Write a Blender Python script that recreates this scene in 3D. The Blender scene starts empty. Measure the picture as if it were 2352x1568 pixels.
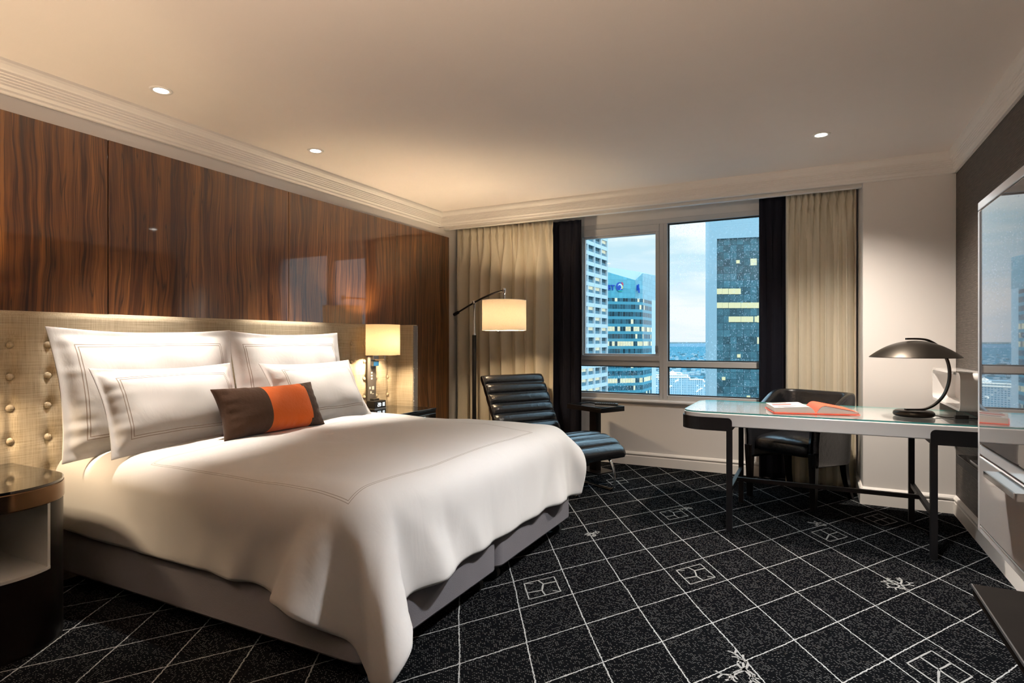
import bpy, bmesh, math, random
import numpy as np
from mathutils import Vector, Matrix, noise

S = bpy.context.scene
COL = S.collection
PI = math.pi
random.seed(7)

# ------------------------------------------------------------------ camera
cam = bpy.data.cameras.new('camera')
cam_o = bpy.data.objects.new('camera', cam)
COL.objects.link(cam_o)
cam.sensor_width = 36.0
cam.lens = 1350.0 * 36.0 / 2352.0
cam.clip_start = 0.02
cam.clip_end = 60000
cam_o.location = (0, 0, 1.2)
cam_o.rotation_euler = (PI / 2, 0, math.radians(27))
S.camera = cam_o
S.view_settings.view_transform = 'Standard'
S.view_settings.look = 'None'
S.view_settings.gamma = 1.0
S.view_settings.use_curve_mapping = False
S.view_settings.exposure = 0.38
try:
    S.cycles.use_denoising = True
    S.cycles.max_bounces = 10
    S.cycles.diffuse_bounces = 5
    S.cycles.glossy_bounces = 5
    S.cycles.transmission_bounces = 6
    S.cycles.transparent_max_bounces = 12
    S.cycles.caustics_reflective = False
    S.cycles.caustics_refractive = False
    S.cycles.sample_clamp_indirect = 6.0
except Exception:
    pass


# ------------------------------------------------------------------ node helpers
class NT:
    def __init__(self, tree):
        self.t = tree
        self.N = tree.nodes
        self.L = tree.links

    def n(self, typ, inp=None, **kw):
        nd = self.N.new(typ)
        for k, v in kw.items():
            setattr(nd, k, v)
        if inp:
            for k, v in inp.items():
                self.set(nd, k, v)
        return nd

    def set(self, nd, k, v):
        s = nd.inputs[k]
        if isinstance(v, bpy.types.NodeSocket):
            self.L.new(v, s)
        else:
            if isinstance(v, (tuple, list)) and s.type == 'RGBA' and len(v) == 3:
                v = (*v, 1)
            s.default_value = v

    def math(self, op, a, b=None, c=None, clamp=False):
        nd = self.N.new('ShaderNodeMath')
        nd.operation = op
        nd.use_clamp = clamp
        self.set(nd, 0, a)
        if b is not None:
            self.set(nd, 1, b)
        if c is not None:
            self.set(nd, 2, c)
        return nd.outputs[0]

    def mix(self, f, a, b, blend='MIX'):
        nd = self.N.new('ShaderNodeMix')
        nd.data_type = 'RGBA'
        nd.blend_type = blend
        self.set(nd, 0, f)
        self.set(nd, 6, a)
        self.set(nd, 7, b)
        return nd.outputs[2]

    def ramp(self, f, stops, interp='LINEAR'):
        nd = self.N.new('ShaderNodeValToRGB')
        cr = nd.color_ramp
        cr.interpolation = interp
        while len(cr.elements) < len(stops):
            cr.elements.new(0.5)
        for e, (p, c) in zip(cr.elements, stops):
            e.position = p
            e.color = (*c, 1) if len(c) == 3 else c
        self.set(nd, 0, f)
        return nd.outputs[0]

    def coord(self, which='Object'):
        return self.n('ShaderNodeTexCoord').outputs[which]

    def mapping(self, v, scale=(1, 1, 1), rot=(0, 0, 0), loc=(0, 0, 0)):
        return self.n('ShaderNodeMapping', {'Vector': v, 'Scale': scale, 'Rotation': rot, 'Location': loc}).outputs[0]

    def noise(self, v, scale=5, detail=3, rough=0.5, dist=0.0, out=0):
        return self.n('ShaderNodeTexNoise', {'Vector': v, 'Scale': scale, 'Detail': detail, 'Roughness': rough,
                                             'Distortion': dist}).outputs[out]

    def sep(self, v):
        return self.n('ShaderNodeSeparateXYZ', {0: v}).outputs

    def comb(self, x, y, z=0.0):
        return self.n('ShaderNodeCombineXYZ', {0: x, 1: y, 2: z}).outputs[0]

    def bump(self, h, strength=0.2, dist=0.01):
        return self.n('ShaderNodeBump', {'Height': h, 'Strength': strength, 'Distance': dist}).outputs[0]


def material(name):
    m = bpy.data.materials.new(name)
    m.use_nodes = True
    t = NT(m.node_tree)
    p = m.node_tree.nodes['Principled BSDF']
    return m, t, p


def pbr(name, col, rough=0.5, metal=0.0, spec=0.5, coat=0.0, bump=None, var=0.0, emis=None, sheen=0.0):
    """plain material with a little procedural variation"""
    m, t, p = material(name)
    t.set(p, 'Roughness', rough)
    t.set(p, 'Metallic', metal)
    t.set(p, 'Specular IOR Level', spec)
    if coat:
        t.set(p, 'Coat Weight', coat)
        t.set(p, 'Coat Roughness', 0.03)
    if sheen:
        t.set(p, 'Sheen Weight', sheen)
    co = t.coord('Object')
    if var:
        f = t.noise(co, 6, 3)
        c2 = tuple(c * (1 - var) for c in col)
        t.set(p, 'Base Color', t.mix(f, col, c2))
    else:
        t.set(p, 'Base Color', col)
    if bump:
        sc, st, di = bump
        t.set(p, 'Normal', t.bump(t.noise(co, sc, 4), st, di))
    if emis:
        t.set(p, 'Emission Color', emis[0])
        t.set(p, 'Emission Strength', emis[1])
    return m


# ------------------------------------------------------------------ sky
W = bpy.data.worlds.new('dusk_sky')
S.world = W
W.use_nodes = True
t = NT(W.node_tree)
bg = t.N['Background']
g = t.coord('Generated')
x, y, z = t.sep(g)
zc = t.math('MAXIMUM', z, 0.0)
proj_den = t.math('ADD', zc, 0.12)
cu = t.math('DIVIDE', x, proj_den)
cv = t.math('DIVIDE', y, proj_den)
cl1 = t.noise(t.comb(cu, cv, 0.3), 1.1, 6, 0.55, 0.25)
cl2 = t.noise(t.comb(t.math('MULTIPLY', cu, 0.5), t.math('MULTIPLY', zc, 9.0), 1.7), 1.9, 5, 0.55, 0.3)
cl = t.math('ADD', t.math('MULTIPLY', cl1, 0.5), t.math('MULTIPLY', cl2, 0.55))
base = t.ramp(zc, [(0.0, (0.60, 0.64, 0.72)), (0.10, (0.48, 0.60, 0.70)), (0.25, (0.33, 0.52, 0.58)), (0.6, (0.14, 0.30, 0.46)), (1.0, (0.08, 0.18, 0.32))])
cloudc = t.ramp(zc, [(0.0, (0.70, 0.68, 0.72)), (0.2, (0.72, 0.73, 0.74)), (0.5, (0.45, 0.56, 0.66)), (1.0, (0.22, 0.32, 0.44))])
cm = t.ramp(cl, [(0.43, (0, 0, 0)), (0.60, (1, 1, 1))])
skyc = t.mix(cm, base, cloudc)
below = t.math('LESS_THAN', z, -0.001)
skyc = t.mix(below, skyc, (0.18, 0.30, 0.38))
lift = t.ramp(z, [(0.22, (1, 1, 1)), (0.50, (5.2, 5.5, 5.5))])
skyc = t.mix(1.0, skyc, lift, 'MULTIPLY')
t.set(bg, 'Color', skyc)
t.set(bg, 'Strength', 1.22)


# ------------------------------------------------------------------ lights without a body of their own builder below
def spot(name, loc, power, color, angle, blend=0.5, size=0.03, target=None):
    d = bpy.data.lights.new(name, 'SPOT')
    d.energy = power
    d.color = color
    d.spot_size = math.radians(angle)
    d.spot_blend = blend
    d.shadow_soft_size = size
    o = bpy.data.objects.new(name, d)
    COL.objects.link(o)
    o.location = loc
    if target is not None:
        o.rotation_euler = (Vector(target) - Vector(loc)).to_track_quat('-Z', 'Y').to_euler()
    return o


def point(name, loc, power, color, size=0.03):
    d = bpy.data.lights.new(name, 'POINT')
    d.energy = power
    d.color = color
    d.shadow_soft_size = size
    o = bpy.data.objects.new(name, d)
    COL.objects.link(o)
    o.location = loc
    return o


WARM = (1.0, 0.75, 0.48)
SOFTW = (1.0, 0.88, 0.76)
P_BED, P_FLOOR, P_DOWN_BED, P_DOWN_DESK, P_DOWN_FOOT, P_UP, P_PORTAL = 38.0, 31.0, 175.0, 250.0, 340.0, 480.0, 1.0

# daylight sampling through the window opening
pd = bpy.data.lights.new('window_daylight', 'AREA')
pd.shape = 'RECTANGLE'
pd.size, pd.size_y = 1.95, 1.75
pd.energy = P_PORTAL
pd.cycles.is_portal = True
po = bpy.data.objects.new('window_daylight', pd)
COL.objects.link(po)
po.location = (-1.23, 5.78, 1.51)
po.rotation_euler = (-PI / 2, 0, 0)

# added lights with no lamp body, out of view: ceiling fill and a bed-foot spot
spot('ceiling_fill_light', (-0.7, -0.8, 1.5), P_UP, (1.0, 0.74, 0.54), 150, 0.8, 0.12, (-0.8, -0.3, 3.0))
spot('down_beam', (0.05, 2.40, 2.51 - 0.015), P_DOWN_FOOT, (1.0, 0.985, 0.975), 100, 0.7, 0.09)


# ------------------------------------------------------------------ mesh helpers
class B:
    def __init__(self):
        self.v = []
        self.f = []
        self.mi = []
        self.uv = {}
        self.cur = 0

    def add(self, vs, fs):
        o = len(self.v)
        self.v += [tuple(p) for p in vs]
        for f in fs:
            self.f.append(tuple(i + o for i in f))
            self.mi.append(self.cur)
        return o

    def box(self, x0, x1, y0, y1, z0, z1):
        vs = [(x0, y0, z0), (x1, y0, z0), (x1, y1, z0), (x0, y1, z0), (x0, y0, z1), (x1, y0, z1), (x1, y1, z1), (x0, y1, z1)]
        self.add(vs, [(3, 2, 1, 0), (4, 5, 6, 7), (0, 1, 5, 4), (1, 2, 6, 5), (2, 3, 7, 6), (3, 0, 4, 7)])
        return self

    def obox(self, c, size, M=None):
        hx, hy, hz = [s / 2 for s in size]
        vs = []
        for dz in (-hz, hz):
            for dx, dy in ((-hx, -hy), (hx, -hy), (hx, hy), (-hx, hy)):
                p = Vector((dx, dy, dz))
                if M is not None:
                    p = M @ p
                vs.append(tuple(p + Vector(c)))
        self.add(vs, [(3, 2, 1, 0), (4, 5, 6, 7), (0, 1, 5, 4), (1, 2, 6, 5), (2, 3, 7, 6), (3, 0, 4, 7)])
        return self

    def prism(self, poly, z0, z1, T=None):
        n = len(poly)
        vs = [(p[0], p[1], z0) for p in poly] + [(p[0], p[1], z1) for p in poly]
        if T:
            vs = [T(*p) for p in vs]
        fs = [tuple(range(n - 1, -1, -1)), tuple(range(n, 2 * n))]
        for i in range(n):
            j = (i + 1) % n
            fs.append((i, j, n + j, n + i))
        self.add(vs, fs)
        return self

    def grid(self, fn, nu, nv, closeu=False, closev=False, uvfn=None):
        vs = []
        for i in range(nu + (0 if closeu else 1)):
            for j in range(nv + (0 if closev else 1)):
                vs.append(fn(i / nu, j / nv))
        cu_ = nu if closeu else nu + 1
        cv_ = nv if closev else nv + 1
        fs = []
        for i in range(nu):
            for j in range(nv):
                a, b = i, (i + 1) % cu_
                c, d = j, (j + 1) % cv_
                fs.append((a * cv_ + c, b * cv_ + c, b * cv_ + d, a * cv_ + d))
        o = self.add(vs, fs)
        if uvfn:
            k = 0
            for i in range(nu + (0 if closeu else 1)):
                for j in range(nv + (0 if closev else 1)):
                    self.uv[o + k] = uvfn(i / nu, j / nv)
                    k += 1
        return self

    def lathe(self, c, prof, n=40, caps=True, M=None):
        vs = []
        for r, z in prof:
            for k in range(n):
                a = 2 * PI * k / n
                p = Vector((r * math.cos(a), r * math.sin(a), z))
                if M is not None:
                    p = M @ p
                vs.append(tuple(p + Vector(c)))
        fs = []
        m = len(prof)
        for i in range(m - 1):
            for k in range(n):
                k2 = (k + 1) % n
                fs.append((i * n + k, i * n + k2, (i + 1) * n + k2, (i + 1) * n + k))
        if caps:
            fs.append(tuple(range(n - 1, -1, -1)))
            fs.append(tuple((m - 1) * n + k for k in range(n)))
        self.add(vs, fs)
        return self

    def tube(self, pts, r, n=10, closed=False, flat=None, up=(0, 0, 1)):
        """round tube, or with flat=(w,h) a flat bar whose w side lies along up x tangent"""
        pts = [Vector(p) for p in pts]
        m = len(pts)
        vs = []
        prev = None
        for i, p in enumerate(pts):
            a = pts[(i - 1) % m] if (closed or i > 0) else p
            b = pts[(i + 1) % m] if (closed or i < m - 1) else p
            tan = (b - a).normalized()
            if prev is None:
                u = Vector(up)
                if abs(u.dot(tan)) > 0.95:
                    u = Vector((1, 0, 0))
                s = tan.cross(u).normalized()
            else:
                s = (prev - tan * prev.dot(tan)).normalized()
            prev = s
            q = tan.cross(s).normalized()
            rr = r[i] if isinstance(r, (list, tuple)) else r
            if flat:
                w, h = flat
                for dx, dy in ((-w, -h), (w, -h), (w, h), (-w, h)):
                    vs.append(tuple(p + s * dx / 2 + q * dy / 2))
            else:
                for k in range(n):
                    an = 2 * PI * k / n
                    vs.append(tuple(p + s * rr * math.cos(an) + q * rr * math.sin(an)))
        nn = 4 if flat else n
        fs = []
        for i in range(m if closed else m - 1):
            i2 = (i + 1) % m
            for k in range(nn):
                k2 = (k + 1) % nn
                fs.append((i * nn + k, i2 * nn + k, i2 * nn + k2, i * nn + k2))
        if not closed:
            fs.append(tuple(range(nn)))
            fs.append(tuple((m - 1) * nn + k for k in range(nn - 1, -1, -1)))
        self.add(vs, fs)
        return self

    def sphere(self, c, r, nu=20, nv=12, sc=(1, 1, 1)):
        prof = [(max(1e-4, r * math.sin(PI * j / nv)), -r * math.cos(PI * j / nv)) for j in range(nv + 1)]
        M = Matrix.Diagonal(Vector(sc))
        return self.lathe(c, prof, nu, True, M)

    def mesh(self, name):
        me = bpy.data.meshes.new(name)
        me.from_pydata(self.v, [], self.f)
        if self.uv:
            l = me.uv_layers.new(name='UVMap')
            for lp in me.loops:
                l.data[lp.index].uv = self.uv.get(lp.vertex_index, (0, 0))
        for p, k in zip(me.polygons, self.mi):
            p.material_index = k
        bm = bmesh.new()
        bm.from_mesh(me)
        bmesh.ops.recalc_face_normals(bm, faces=bm.faces)
        bm.to_mesh(me)
        bm.free()
        return me


def obj(name, b, mats, parent=None, smooth=False, bevel=0.0, sub=0, solid=0.0, seg=2, angle=None, label=None):
    me = b.mesh(name) if isinstance(b, B) else b
    o = bpy.data.objects.new(name, me)
    COL.objects.link(o)
    for m in (mats if isinstance(mats, (list, tuple)) else [mats]):
        me.materials.append(m)
    if smooth:
        me.polygons.foreach_set('use_smooth', [True] * len(me.polygons))
        if angle:
            me.set_sharp_from_angle(angle=math.radians(angle))
    if solid:
        md = o.modifiers.new('solid', 'SOLIDIFY')
        md.thickness = abs(solid)
        md.offset = -1 if solid > 0 else 1
    if bevel:
        md = o.modifiers.new('bevel', 'BEVEL')
        md.width = bevel
        md.segments = seg
        md.limit_method = 'ANGLE'
        md.angle_limit = math.radians(40)
        md.harden_normals = False
    if sub:
        md = o.modifiers.new('sub', 'SUBSURF')
        md.levels = sub
        md.render_levels = sub
    if parent:
        adopt(o, parent)
    if label:
        o['label'] = label
    return o


def adopt(o, parent):
    """every part is modelled in world coordinates; only top-level roots carry a location"""
    o.parent = parent
    if parent.parent is None:
        o.matrix_parent_inverse = (Matrix.Translation(parent.location) @ parent.rotation_euler.to_matrix().to_4x4()).inverted()


def thing(name, label, cat, loc=(0, 0, 0), group=None):
    o = bpy.data.objects.new(name, None)
    o.empty_display_size = 0.05
    COL.objects.link(o)
    o.location = loc
    return tag(o, label, cat, group)


def tag(o, label, cat, group=None):
    o['label'] = label
    o['category'] = cat
    if group:
        o['group'] = group
    return o


def struct(o):
    o['kind'] = 'structure'
    return o


def hold(o, parent):
    """attach a lamp's light to the lamp"""
    adopt(o, parent)
    return o


def rrect(x0, x1, y0, y1, r, n=8):
    """rounded rectangle, r may be 4 radii for (x0,y0) (x1,y0) (x1,y1) (x0,y1)"""
    if not isinstance(r, (tuple, list)):
        r = (r,) * 4
    pts = []
    for (cx, cy, a0, rr) in ((x0, y0, PI, r[0]), (x1, y0, 1.5 * PI, r[1]), (x1, y1, 0, r[2]), (x0, y1, 0.5 * PI, r[3])):
        sx = 1 if cx == x0 else -1
        sy = 1 if cy == y0 else -1
        ox, oy = cx + sx * rr, cy + sy * rr
        if rr <= 1e-6:
            pts.append((cx, cy))
            continue
        for k in range(n + 1):
            a = a0 + 0.5 * PI * k / n
            pts.append((ox + rr * math.cos(a), oy + rr * math.sin(a)))
    return pts


def catmull(pts, n=8):
    pts = [Vector(p) for p in pts]
    out = []
    for i in range(len(pts) - 1):
        p0 = pts[max(0, i - 1)]
        p1, p2 = pts[i], pts[i + 1]
        p3 = pts[min(len(pts) - 1, i + 2)]
        for k in range(n):
            s = k / n
            out.append(0.5 * ((2 * p1) + (p2 - p0) * s + (2 * p0 - 5 * p1 + 4 * p2 - p3) * s * s + (3 * p1 - p0 - 3 * p2 + p3) * s ** 3))
    out.append(pts[-1])
    return out


def text_mesh(body, size, extrude=0.0, bold=0.0, align='CENTER'):
    cu = bpy.data.curves.new('lettering', 'FONT')
    cu.body = body
    cu.size = size
    cu.extrude = extrude
    cu.offset = bold
    cu.align_x = align
    cu.align_y = 'CENTER'
    cu.resolution_u = 3
    o = bpy.data.objects.new('lettering', cu)
    COL.objects.link(o)
    dg = bpy.context.evaluated_depsgraph_get()
    me = bpy.data.meshes.new_from_object(o.evaluated_get(dg))
    bpy.data.objects.remove(o)
    bpy.data.curves.remove(cu)
    return me


def xform(me, M):
    me.transform(M)
    return me


def smooth01(a, b, x):
    s = min(1, max(0, (x - a) / (b - a)))
    return s * s * (3 - 2 * s)


# camera-calibration helper used only to stand the far city where the photo shows it
FPX = 1350.0
CA, SA = math.cos(math.radians(27)), math.sin(math.radians(27))


def far(px, py, d):
    u, v = (px - 1176) / FPX, (784 - py) / FPX
    return Vector(((u * CA - SA) * d, (u * SA + CA) * d, 1.2 + v * d))


# ------------------------------------------------------------------ materials
M = {}
M['ceiling'] = pbr('ceiling_paint', (0.86, 0.80, 0.75), 0.9, spec=0.1, var=0.03)
M['white_wall'] = pbr('warm_white_wall_paint', (0.76, 0.73, 0.70), 0.7, spec=0.2, bump=(300, 0.05, 0.002))
M['trim'] = pbr('white_trim_paint', (0.80, 0.77, 0.73), 0.5, spec=0.3)
M['lacquer'] = pbr('white_lacquer', (0.80, 0.78, 0.76), 0.12, spec=0.5, coat=0.4)
M['lacquer_niche'] = pbr('white_niche_lacquer', (0.90, 0.90, 0.87), 0.35)
M['black_metal'] = pbr('black_powder_coat', (0.005, 0.005, 0.006), 0.45, spec=0.25)
M['black_gloss'] = pbr('black_gloss', (0.008, 0.007, 0.007), 0.10, spec=0.6, coat=0.5)
M['black_plastic'] = pbr('black_plastic', (0.012, 0.012, 0.012), 0.4)
M['chrome'] = pbr('chrome', (0.82, 0.83, 0.85), 0.08, metal=1.0)
M['steel'] = pbr('brushed_steel', (0.50, 0.50, 0.51), 0.28, metal=1.0)
M['alu'] = pbr('window_aluminium', (0.64, 0.63, 0.62), 0.35, spec=0.5, var=0.05)
M['bronze'] = pbr('bronze_band', (0.17, 0.105, 0.06), 0.16, metal=0.95)
M['dark_lamp'] = pbr('gunmetal_lamp', (0.050, 0.042, 0.034), 0.34, metal=0.85, var=0.15)
M['dark_wood'] = pbr('wenge_wood', (0.0045, 0.003, 0.0025), 0.32, spec=0.22)
M['base_fabric'] = pbr('grey_divan_fabric', (0.20, 0.195, 0.215), 0.95, spec=0.1, bump=(220, 0.3, 0.004), var=0.15)
M['mattress'] = pbr('mattress_ticking', (0.7, 0.7, 0.7), 0.9)
M['velvet_brown'] = pbr('brown_suede', (0.056, 0.031, 0.020), 0.9, spec=0.1, bump=(60, 0.25, 0.01), var=0.3, sheen=0.12)
M['velvet_orange'] = pbr('orange_velvet', (0.80, 0.15, 0.012), 0.75, spec=0.1, bump=(60, 0.2, 0.008), var=0.12, sheen=0.3)
M['paper'] = pbr('book_paper', (0.80, 0.77, 0.72), 0.7)
M['orange_paper'] = pbr('orange_paper', (0.93, 0.125, 0.065), 0.55, spec=0.2)
M['ink'] = pbr('printed_ink', (0.12, 0.09, 0.09), 0.7)
M['red_ink'] = pbr('printed_red_ink', (0.45, 0.08, 0.06), 0.7)
M['rubber'] = pbr('black_rubber', (0.01, 0.01, 0.01), 0.6)
M['panel_grey'] = pbr('grey_switch_panel', (0.16, 0.15, 0.14), 0.3, metal=0.3)
M['stud'] = pbr('nickel_stud', (0.75, 0.73, 0.70), 0.18, metal=1.0)
M['grey_leather'] = pbr('grey_wing_edge', (0.16, 0.155, 0.16), 0.5)


def fabric_linen():
    m, t, p = material('woven_beige_fabric')
    co = t.coord('Object')
    h = t.noise(t.mapping(co, (1, 3.0, 220)), 1.6, 3, 0.6)
    v = t.noise(t.mapping(co, (200, 200, 4)), 1.6, 3, 0.6)
    big = t.noise(co, 3, 2)
    s = t.math('ADD', t.math('MULTIPLY', h, 0.55), t.math('MULTIPLY', v, 0.45))
    c = t.ramp(s, [(0.30, (0.25, 0.19, 0.12)), (0.42, (0.46, 0.385, 0.265)), (0.56, (0.62, 0.54, 0.40)), (0.75, (0.76, 0.69, 0.56))])
    c = t.mix(t.math('MULTIPLY', big, 0.25), c, (0.42, 0.35, 0.25))
    t.set(p, 'Base Color', c)
    t.set(p, 'Roughness', 0.9)
    t.set(p, 'Specular IOR Level', 0.15)
    t.set(p, 'Normal', t.bump(s, 0.35, 0.004))
    return m


M['linen'] = fabric_linen()


def walnut():
    m, t, p = material('glossy_walnut_veneer')
    co = t.coord('Object')
    warp = t.noise(t.mapping(co, (1, 1.6, 0.9)), 1.5, 3, 0.5, 0.0, 1)
    wv = t.n('ShaderNodeVectorMath', {0: warp, 1: (0.5, 0.5, 0.5)}, operation='SUBTRACT').outputs[0]
    wv = t.n('ShaderNodeVectorMath', {0: wv, 1: (0.0, 0.11, 0.0)}, operation='MULTIPLY').outputs[0]
    pv = t.n('ShaderNodeVectorMath', {0: co, 1: wv}, operation='ADD').outputs[0]
    n1 = t.noise(t.mapping(pv, (1, 8, 0.4)), 1.0, 5, 0.62, 0.35)
    n2 = t.noise(t.mapping(pv, (1, 46, 0.9)), 1.0, 4, 0.6, 0.6)
    n3 = t.noise(t.mapping(pv, (1, 150, 2.2)), 1.0, 3, 0.6)
    a = t.math('ADD', t.math('MULTIPLY', n1, 0.45), t.math('MULTIPLY', n2, 0.42))
    a = t.math('ADD', a, t.math('MULTIPLY', n3, 0.16))
    c = t.ramp(a, [(0.36, (0.009, 0.003, 0.0015)), (0.44, (0.050, 0.015, 0.004)), (0.52, (0.125, 0.046, 0.012)),
                   (0.62, (0.24, 0.100, 0.027)), (0.74, (0.12, 0.044, 0.012))])
    # thin dark growth lines
    n4 = t.noise(t.mapping(pv, (1, 15, 0.42), loc=(0, 3.3, 1.1)), 1.0, 2, 0.5, 0.9)
    ln = t.math('ABSOLUTE', t.math('SUBTRACT', t.math('FRACT', t.math('MULTIPLY', n4, 7.0)), 0.5))
    lm = t.ramp(ln, [(0.0, (1, 1, 1)), (0.10, (0, 0, 0))])
    c = t.mix(t.math('MULTIPLY', lm, 0.75), c, (0.010, 0.004, 0.002))
    t.set(p, 'Base Color', c)
    t.set(p, 'Roughness', 0.4)
    t.set(p, 'Coat Weight', 1.0)
    t.set(p, 'Coat Roughness', 0.035)
    t.set(p, 'Coat IOR', 1.62)
    rip = t.noise(t.mapping(co, (1, 30, 12)), 1.0, 1)
    t.set(p, 'Coat Normal', t.bump(rip, 0.03, 0.002))
    return m


M['walnut'] = walnut()


def wallpaper():
    m, t, p = material('dark_grasscloth_wallpaper')
    co = t.coord('Object')
    x, y, z = t.sep(co)
    wob = t.math('MULTIPLY', t.math('SUBTRACT', t.noise(t.mapping(co, (1, 2.2, 40)), 1.5, 2), 0.5), 0.006)
    zz = t.math('MULTIPLY', t.math('ADD', z, wob), 1 / 0.0085)
    band = t.math('PINGPONG', zz, 0.5)
    n = t.noise(t.mapping(co, (1, 14, 160)), 1.0, 3, 0.6)
    s = t.math('ADD', t.math('MULTIPLY', band, 1.3), t.math('MULTIPLY', n, 0.5))
    c = t.ramp(s, [(0.35, (0.014, 0.010, 0.008)), (0.66, (0.045, 0.035, 0.028)), (0.90, (0.20, 0.17, 0.14))])
    t.set(p, 'Base Color', c)
    t.set(p, 'Roughness', 0.6)
    t.set(p, 'Normal', t.bump(s, 0.5, 0.004))
    return m


M['wallpaper'] = wallpaper()


def carpet():
    m, t, p = material('black_carpet_with_lattice')
    co = t.coord('Object')
    x, y, z = t.sep(co)
    # wobble of the woven lines
    wx = t.math('MULTIPLY', t.math('SUBTRACT', t.noise(co, 70, 2), 0.5), 0.010)
    wy = t.math('MULTIPLY', t.math('SUBTRACT', t.noise(t.mapping(co, (1, 1, 1), loc=(9, 4, 0)), 70, 2), 0.5), 0.010)
    wl = t.math('MULTIPLY', t.math('SUBTRACT', t.noise(co, 3.0, 2), 0.5), 0.016)
    a = t.math('DIVIDE', t.math('ADD', t.math('ADD', x, t.math('ADD', wx, wl)), 0.219), 0.3170)
    b = t.math('DIVIDE', t.math('SUBTRACT', t.math('ADD', y, wy), 2.876), 0.5070)
    l1 = t.math('PINGPONG', t.math('ADD', a, b), 0.5)
    l2 = t.math('PINGPONG', t.math('SUBTRACT', a, b), 0.5)
    lm1 = t.math('LESS_THAN', l1, 0.0098)
    lm2 = t.math('LESS_THAN', l2, 0.0098)
    line = t.math('MAXIMUM', lm1, lm2)
    # fleck of the weave: rows of small stitches, patchy
    row = t.math('FRACT', t.math('MULTIPLY', y, 150.0))
    sx = t.math('FRACT', t.math('ADD', t.math('MULTIPLY', x, 112.0), t.math('MULTIPLY', t.math('FLOOR', t.math('MULTIPLY', y, 150.0)), 0.5)))
    cell = t.n('ShaderNodeTexWhiteNoise', {'Vector': t.comb(t.math('FLOOR', t.math('ADD', t.math('MULTIPLY', x, 112.0), t.math('MULTIPLY', t.math('FLOOR', t.math('MULTIPLY', y, 150.0)), 0.5))),
                                                            t.math('FLOOR', t.math('MULTIPLY', y, 150.0)))}, noise_dimensions='2D').outputs[0]
    dot = t.math('MULTIPLY', t.math('LESS_THAN', t.math('ABSOLUTE', t.math('SUBTRACT', row, 0.5)), 0.24),
                 t.math('LESS_THAN', t.math('ABSOLUTE', t.math('SUBTRACT', sx, 0.5)), 0.27))
    patch = t.noise(t.mapping(co, (7, 30, 1), rot=(0, 0, 0.6)), 1.6, 4, 0.65)
    thr = t.ramp(patch, [(0.30, (0.16, 0.16, 0.16)), (0.72, (0.62, 0.62, 0.62))])
    fleck = t.math('MULTIPLY', dot, t.math('LESS_THAN', cell, thr))
    c = t.mix(t.math('MULTIPLY', fleck, t.math('ADD', 0.35, t.math('MULTIPLY', cell, 0.65))), (0.0036, 0.0040, 0.0048), (0.16, 0.165, 0.165))
    c = t.mix(line, c, (0.30, 0.31, 0.31))
    t.set(p, 'Base Color', c)
    t.set(p, 'Roughness', 1.0)
    t.set(p, 'Specular IOR Level', 0.0)
    t.set(p, 'Normal', t.bump(t.noise(co, 420, 2), 0.5, 0.004))
    return m


M['carpet'] = carpet()
M['carpet_motif'] = pbr('carpet_motif_wool', (0.28, 0.285, 0.28), 1.0, spec=0.0, bump=(400, 0.5, 0.004), var=0.2)


def stitched(name, rects, line_w, gap, col, wr_scale=7.0, wr=0.10, linecol=(0.30, 0.24, 0.19)):
    """white cotton; rects = (x0,x1,y0,y1) in UV metres, drawn as a double embroidered line"""
    m, t, p = material(name)
    uv = t.n('ShaderNodeUVMap').outputs[0]
    u, v, _ = t.sep(uv)
    c = col
    mask = None
    for (x0, x1, y0, y1) in rects:
        cx, cy, hx, hy = (x0 + x1) / 2, (y0 + y1) / 2, (x1 - x0) / 2, (y1 - y0) / 2
        dx = t.math('SUBTRACT', t.math('ABSOLUTE', t.math('SUBTRACT', u, cx)), hx)
        dy = t.math('SUBTRACT', t.math('ABSOLUTE', t.math('SUBTRACT', v, cy)), hy)
        d = t.math('MAXIMUM', dx, dy)
        l1 = t.math('LESS_THAN', t.math('ABSOLUTE', d), line_w / 2)
        l2 = t.math('LESS_THAN', t.math('ABSOLUTE', t.math('ADD', d, gap)), line_w / 2)
        l = t.math('MAXIMUM', l1, l2)
        mask = l if mask is None else t.math('MAXIMUM', mask, l)
    if mask is not None:
        c = t.mix(t.math('MULTIPLY', mask, 0.9), col, linecol)
    t.set(p, 'Base Color', c)
    t.set(p, 'Roughness', 0.75)
    t.set(p, 'Specular IOR Level', 0.2)
    t.set(p, 'Sheen Weight', 0.15)
    co = t.coord('Object')
    n1 = t.noise(t.mapping(co, (1, 1, 0.6)), wr_scale, 4, 0.55, 0.8)
    t.set(p, 'Normal', t.bump(n1, wr, 0.03))
    return m


COTTON = (0.84, 0.83, 0.82)


def leather():
    m, t, p = material('black_leather')
    co = t.coord('Object')
    f = t.noise(co, 26, 4, 0.6, 0.6)
    fine = t.noise(co, 160, 2)
    t.set(p, 'Base Color', t.mix(f, (0.007, 0.008, 0.010), (0.014, 0.014, 0.016)))
    t.set(p, 'Roughness', 0.25)
    t.set(p, 'Specular IOR Level', 0.6)
    h = t.math('ADD', f, t.math('MULTIPLY', fine, 0.25))
    t.set(p, 'Normal', t.bump(h, 0.22, 0.010))
    return m


M['leather'] = leather()


def drape(name, col, col2, rough=0.8, sheen=0.0):
    m, t, p = material(name)
    co = t.coord('Object')
    f = t.noise(t.mapping(co, (60, 60, 9)), 2, 3)
    t.set(p, 'Base Color', t.mix(f, col, col2))
    t.set(p, 'Roughness', rough)
    t.set(p, 'Specular IOR Level', 0.2)
    if sheen:
        t.set(p, 'Sheen Weight', sheen)
    return m


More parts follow.
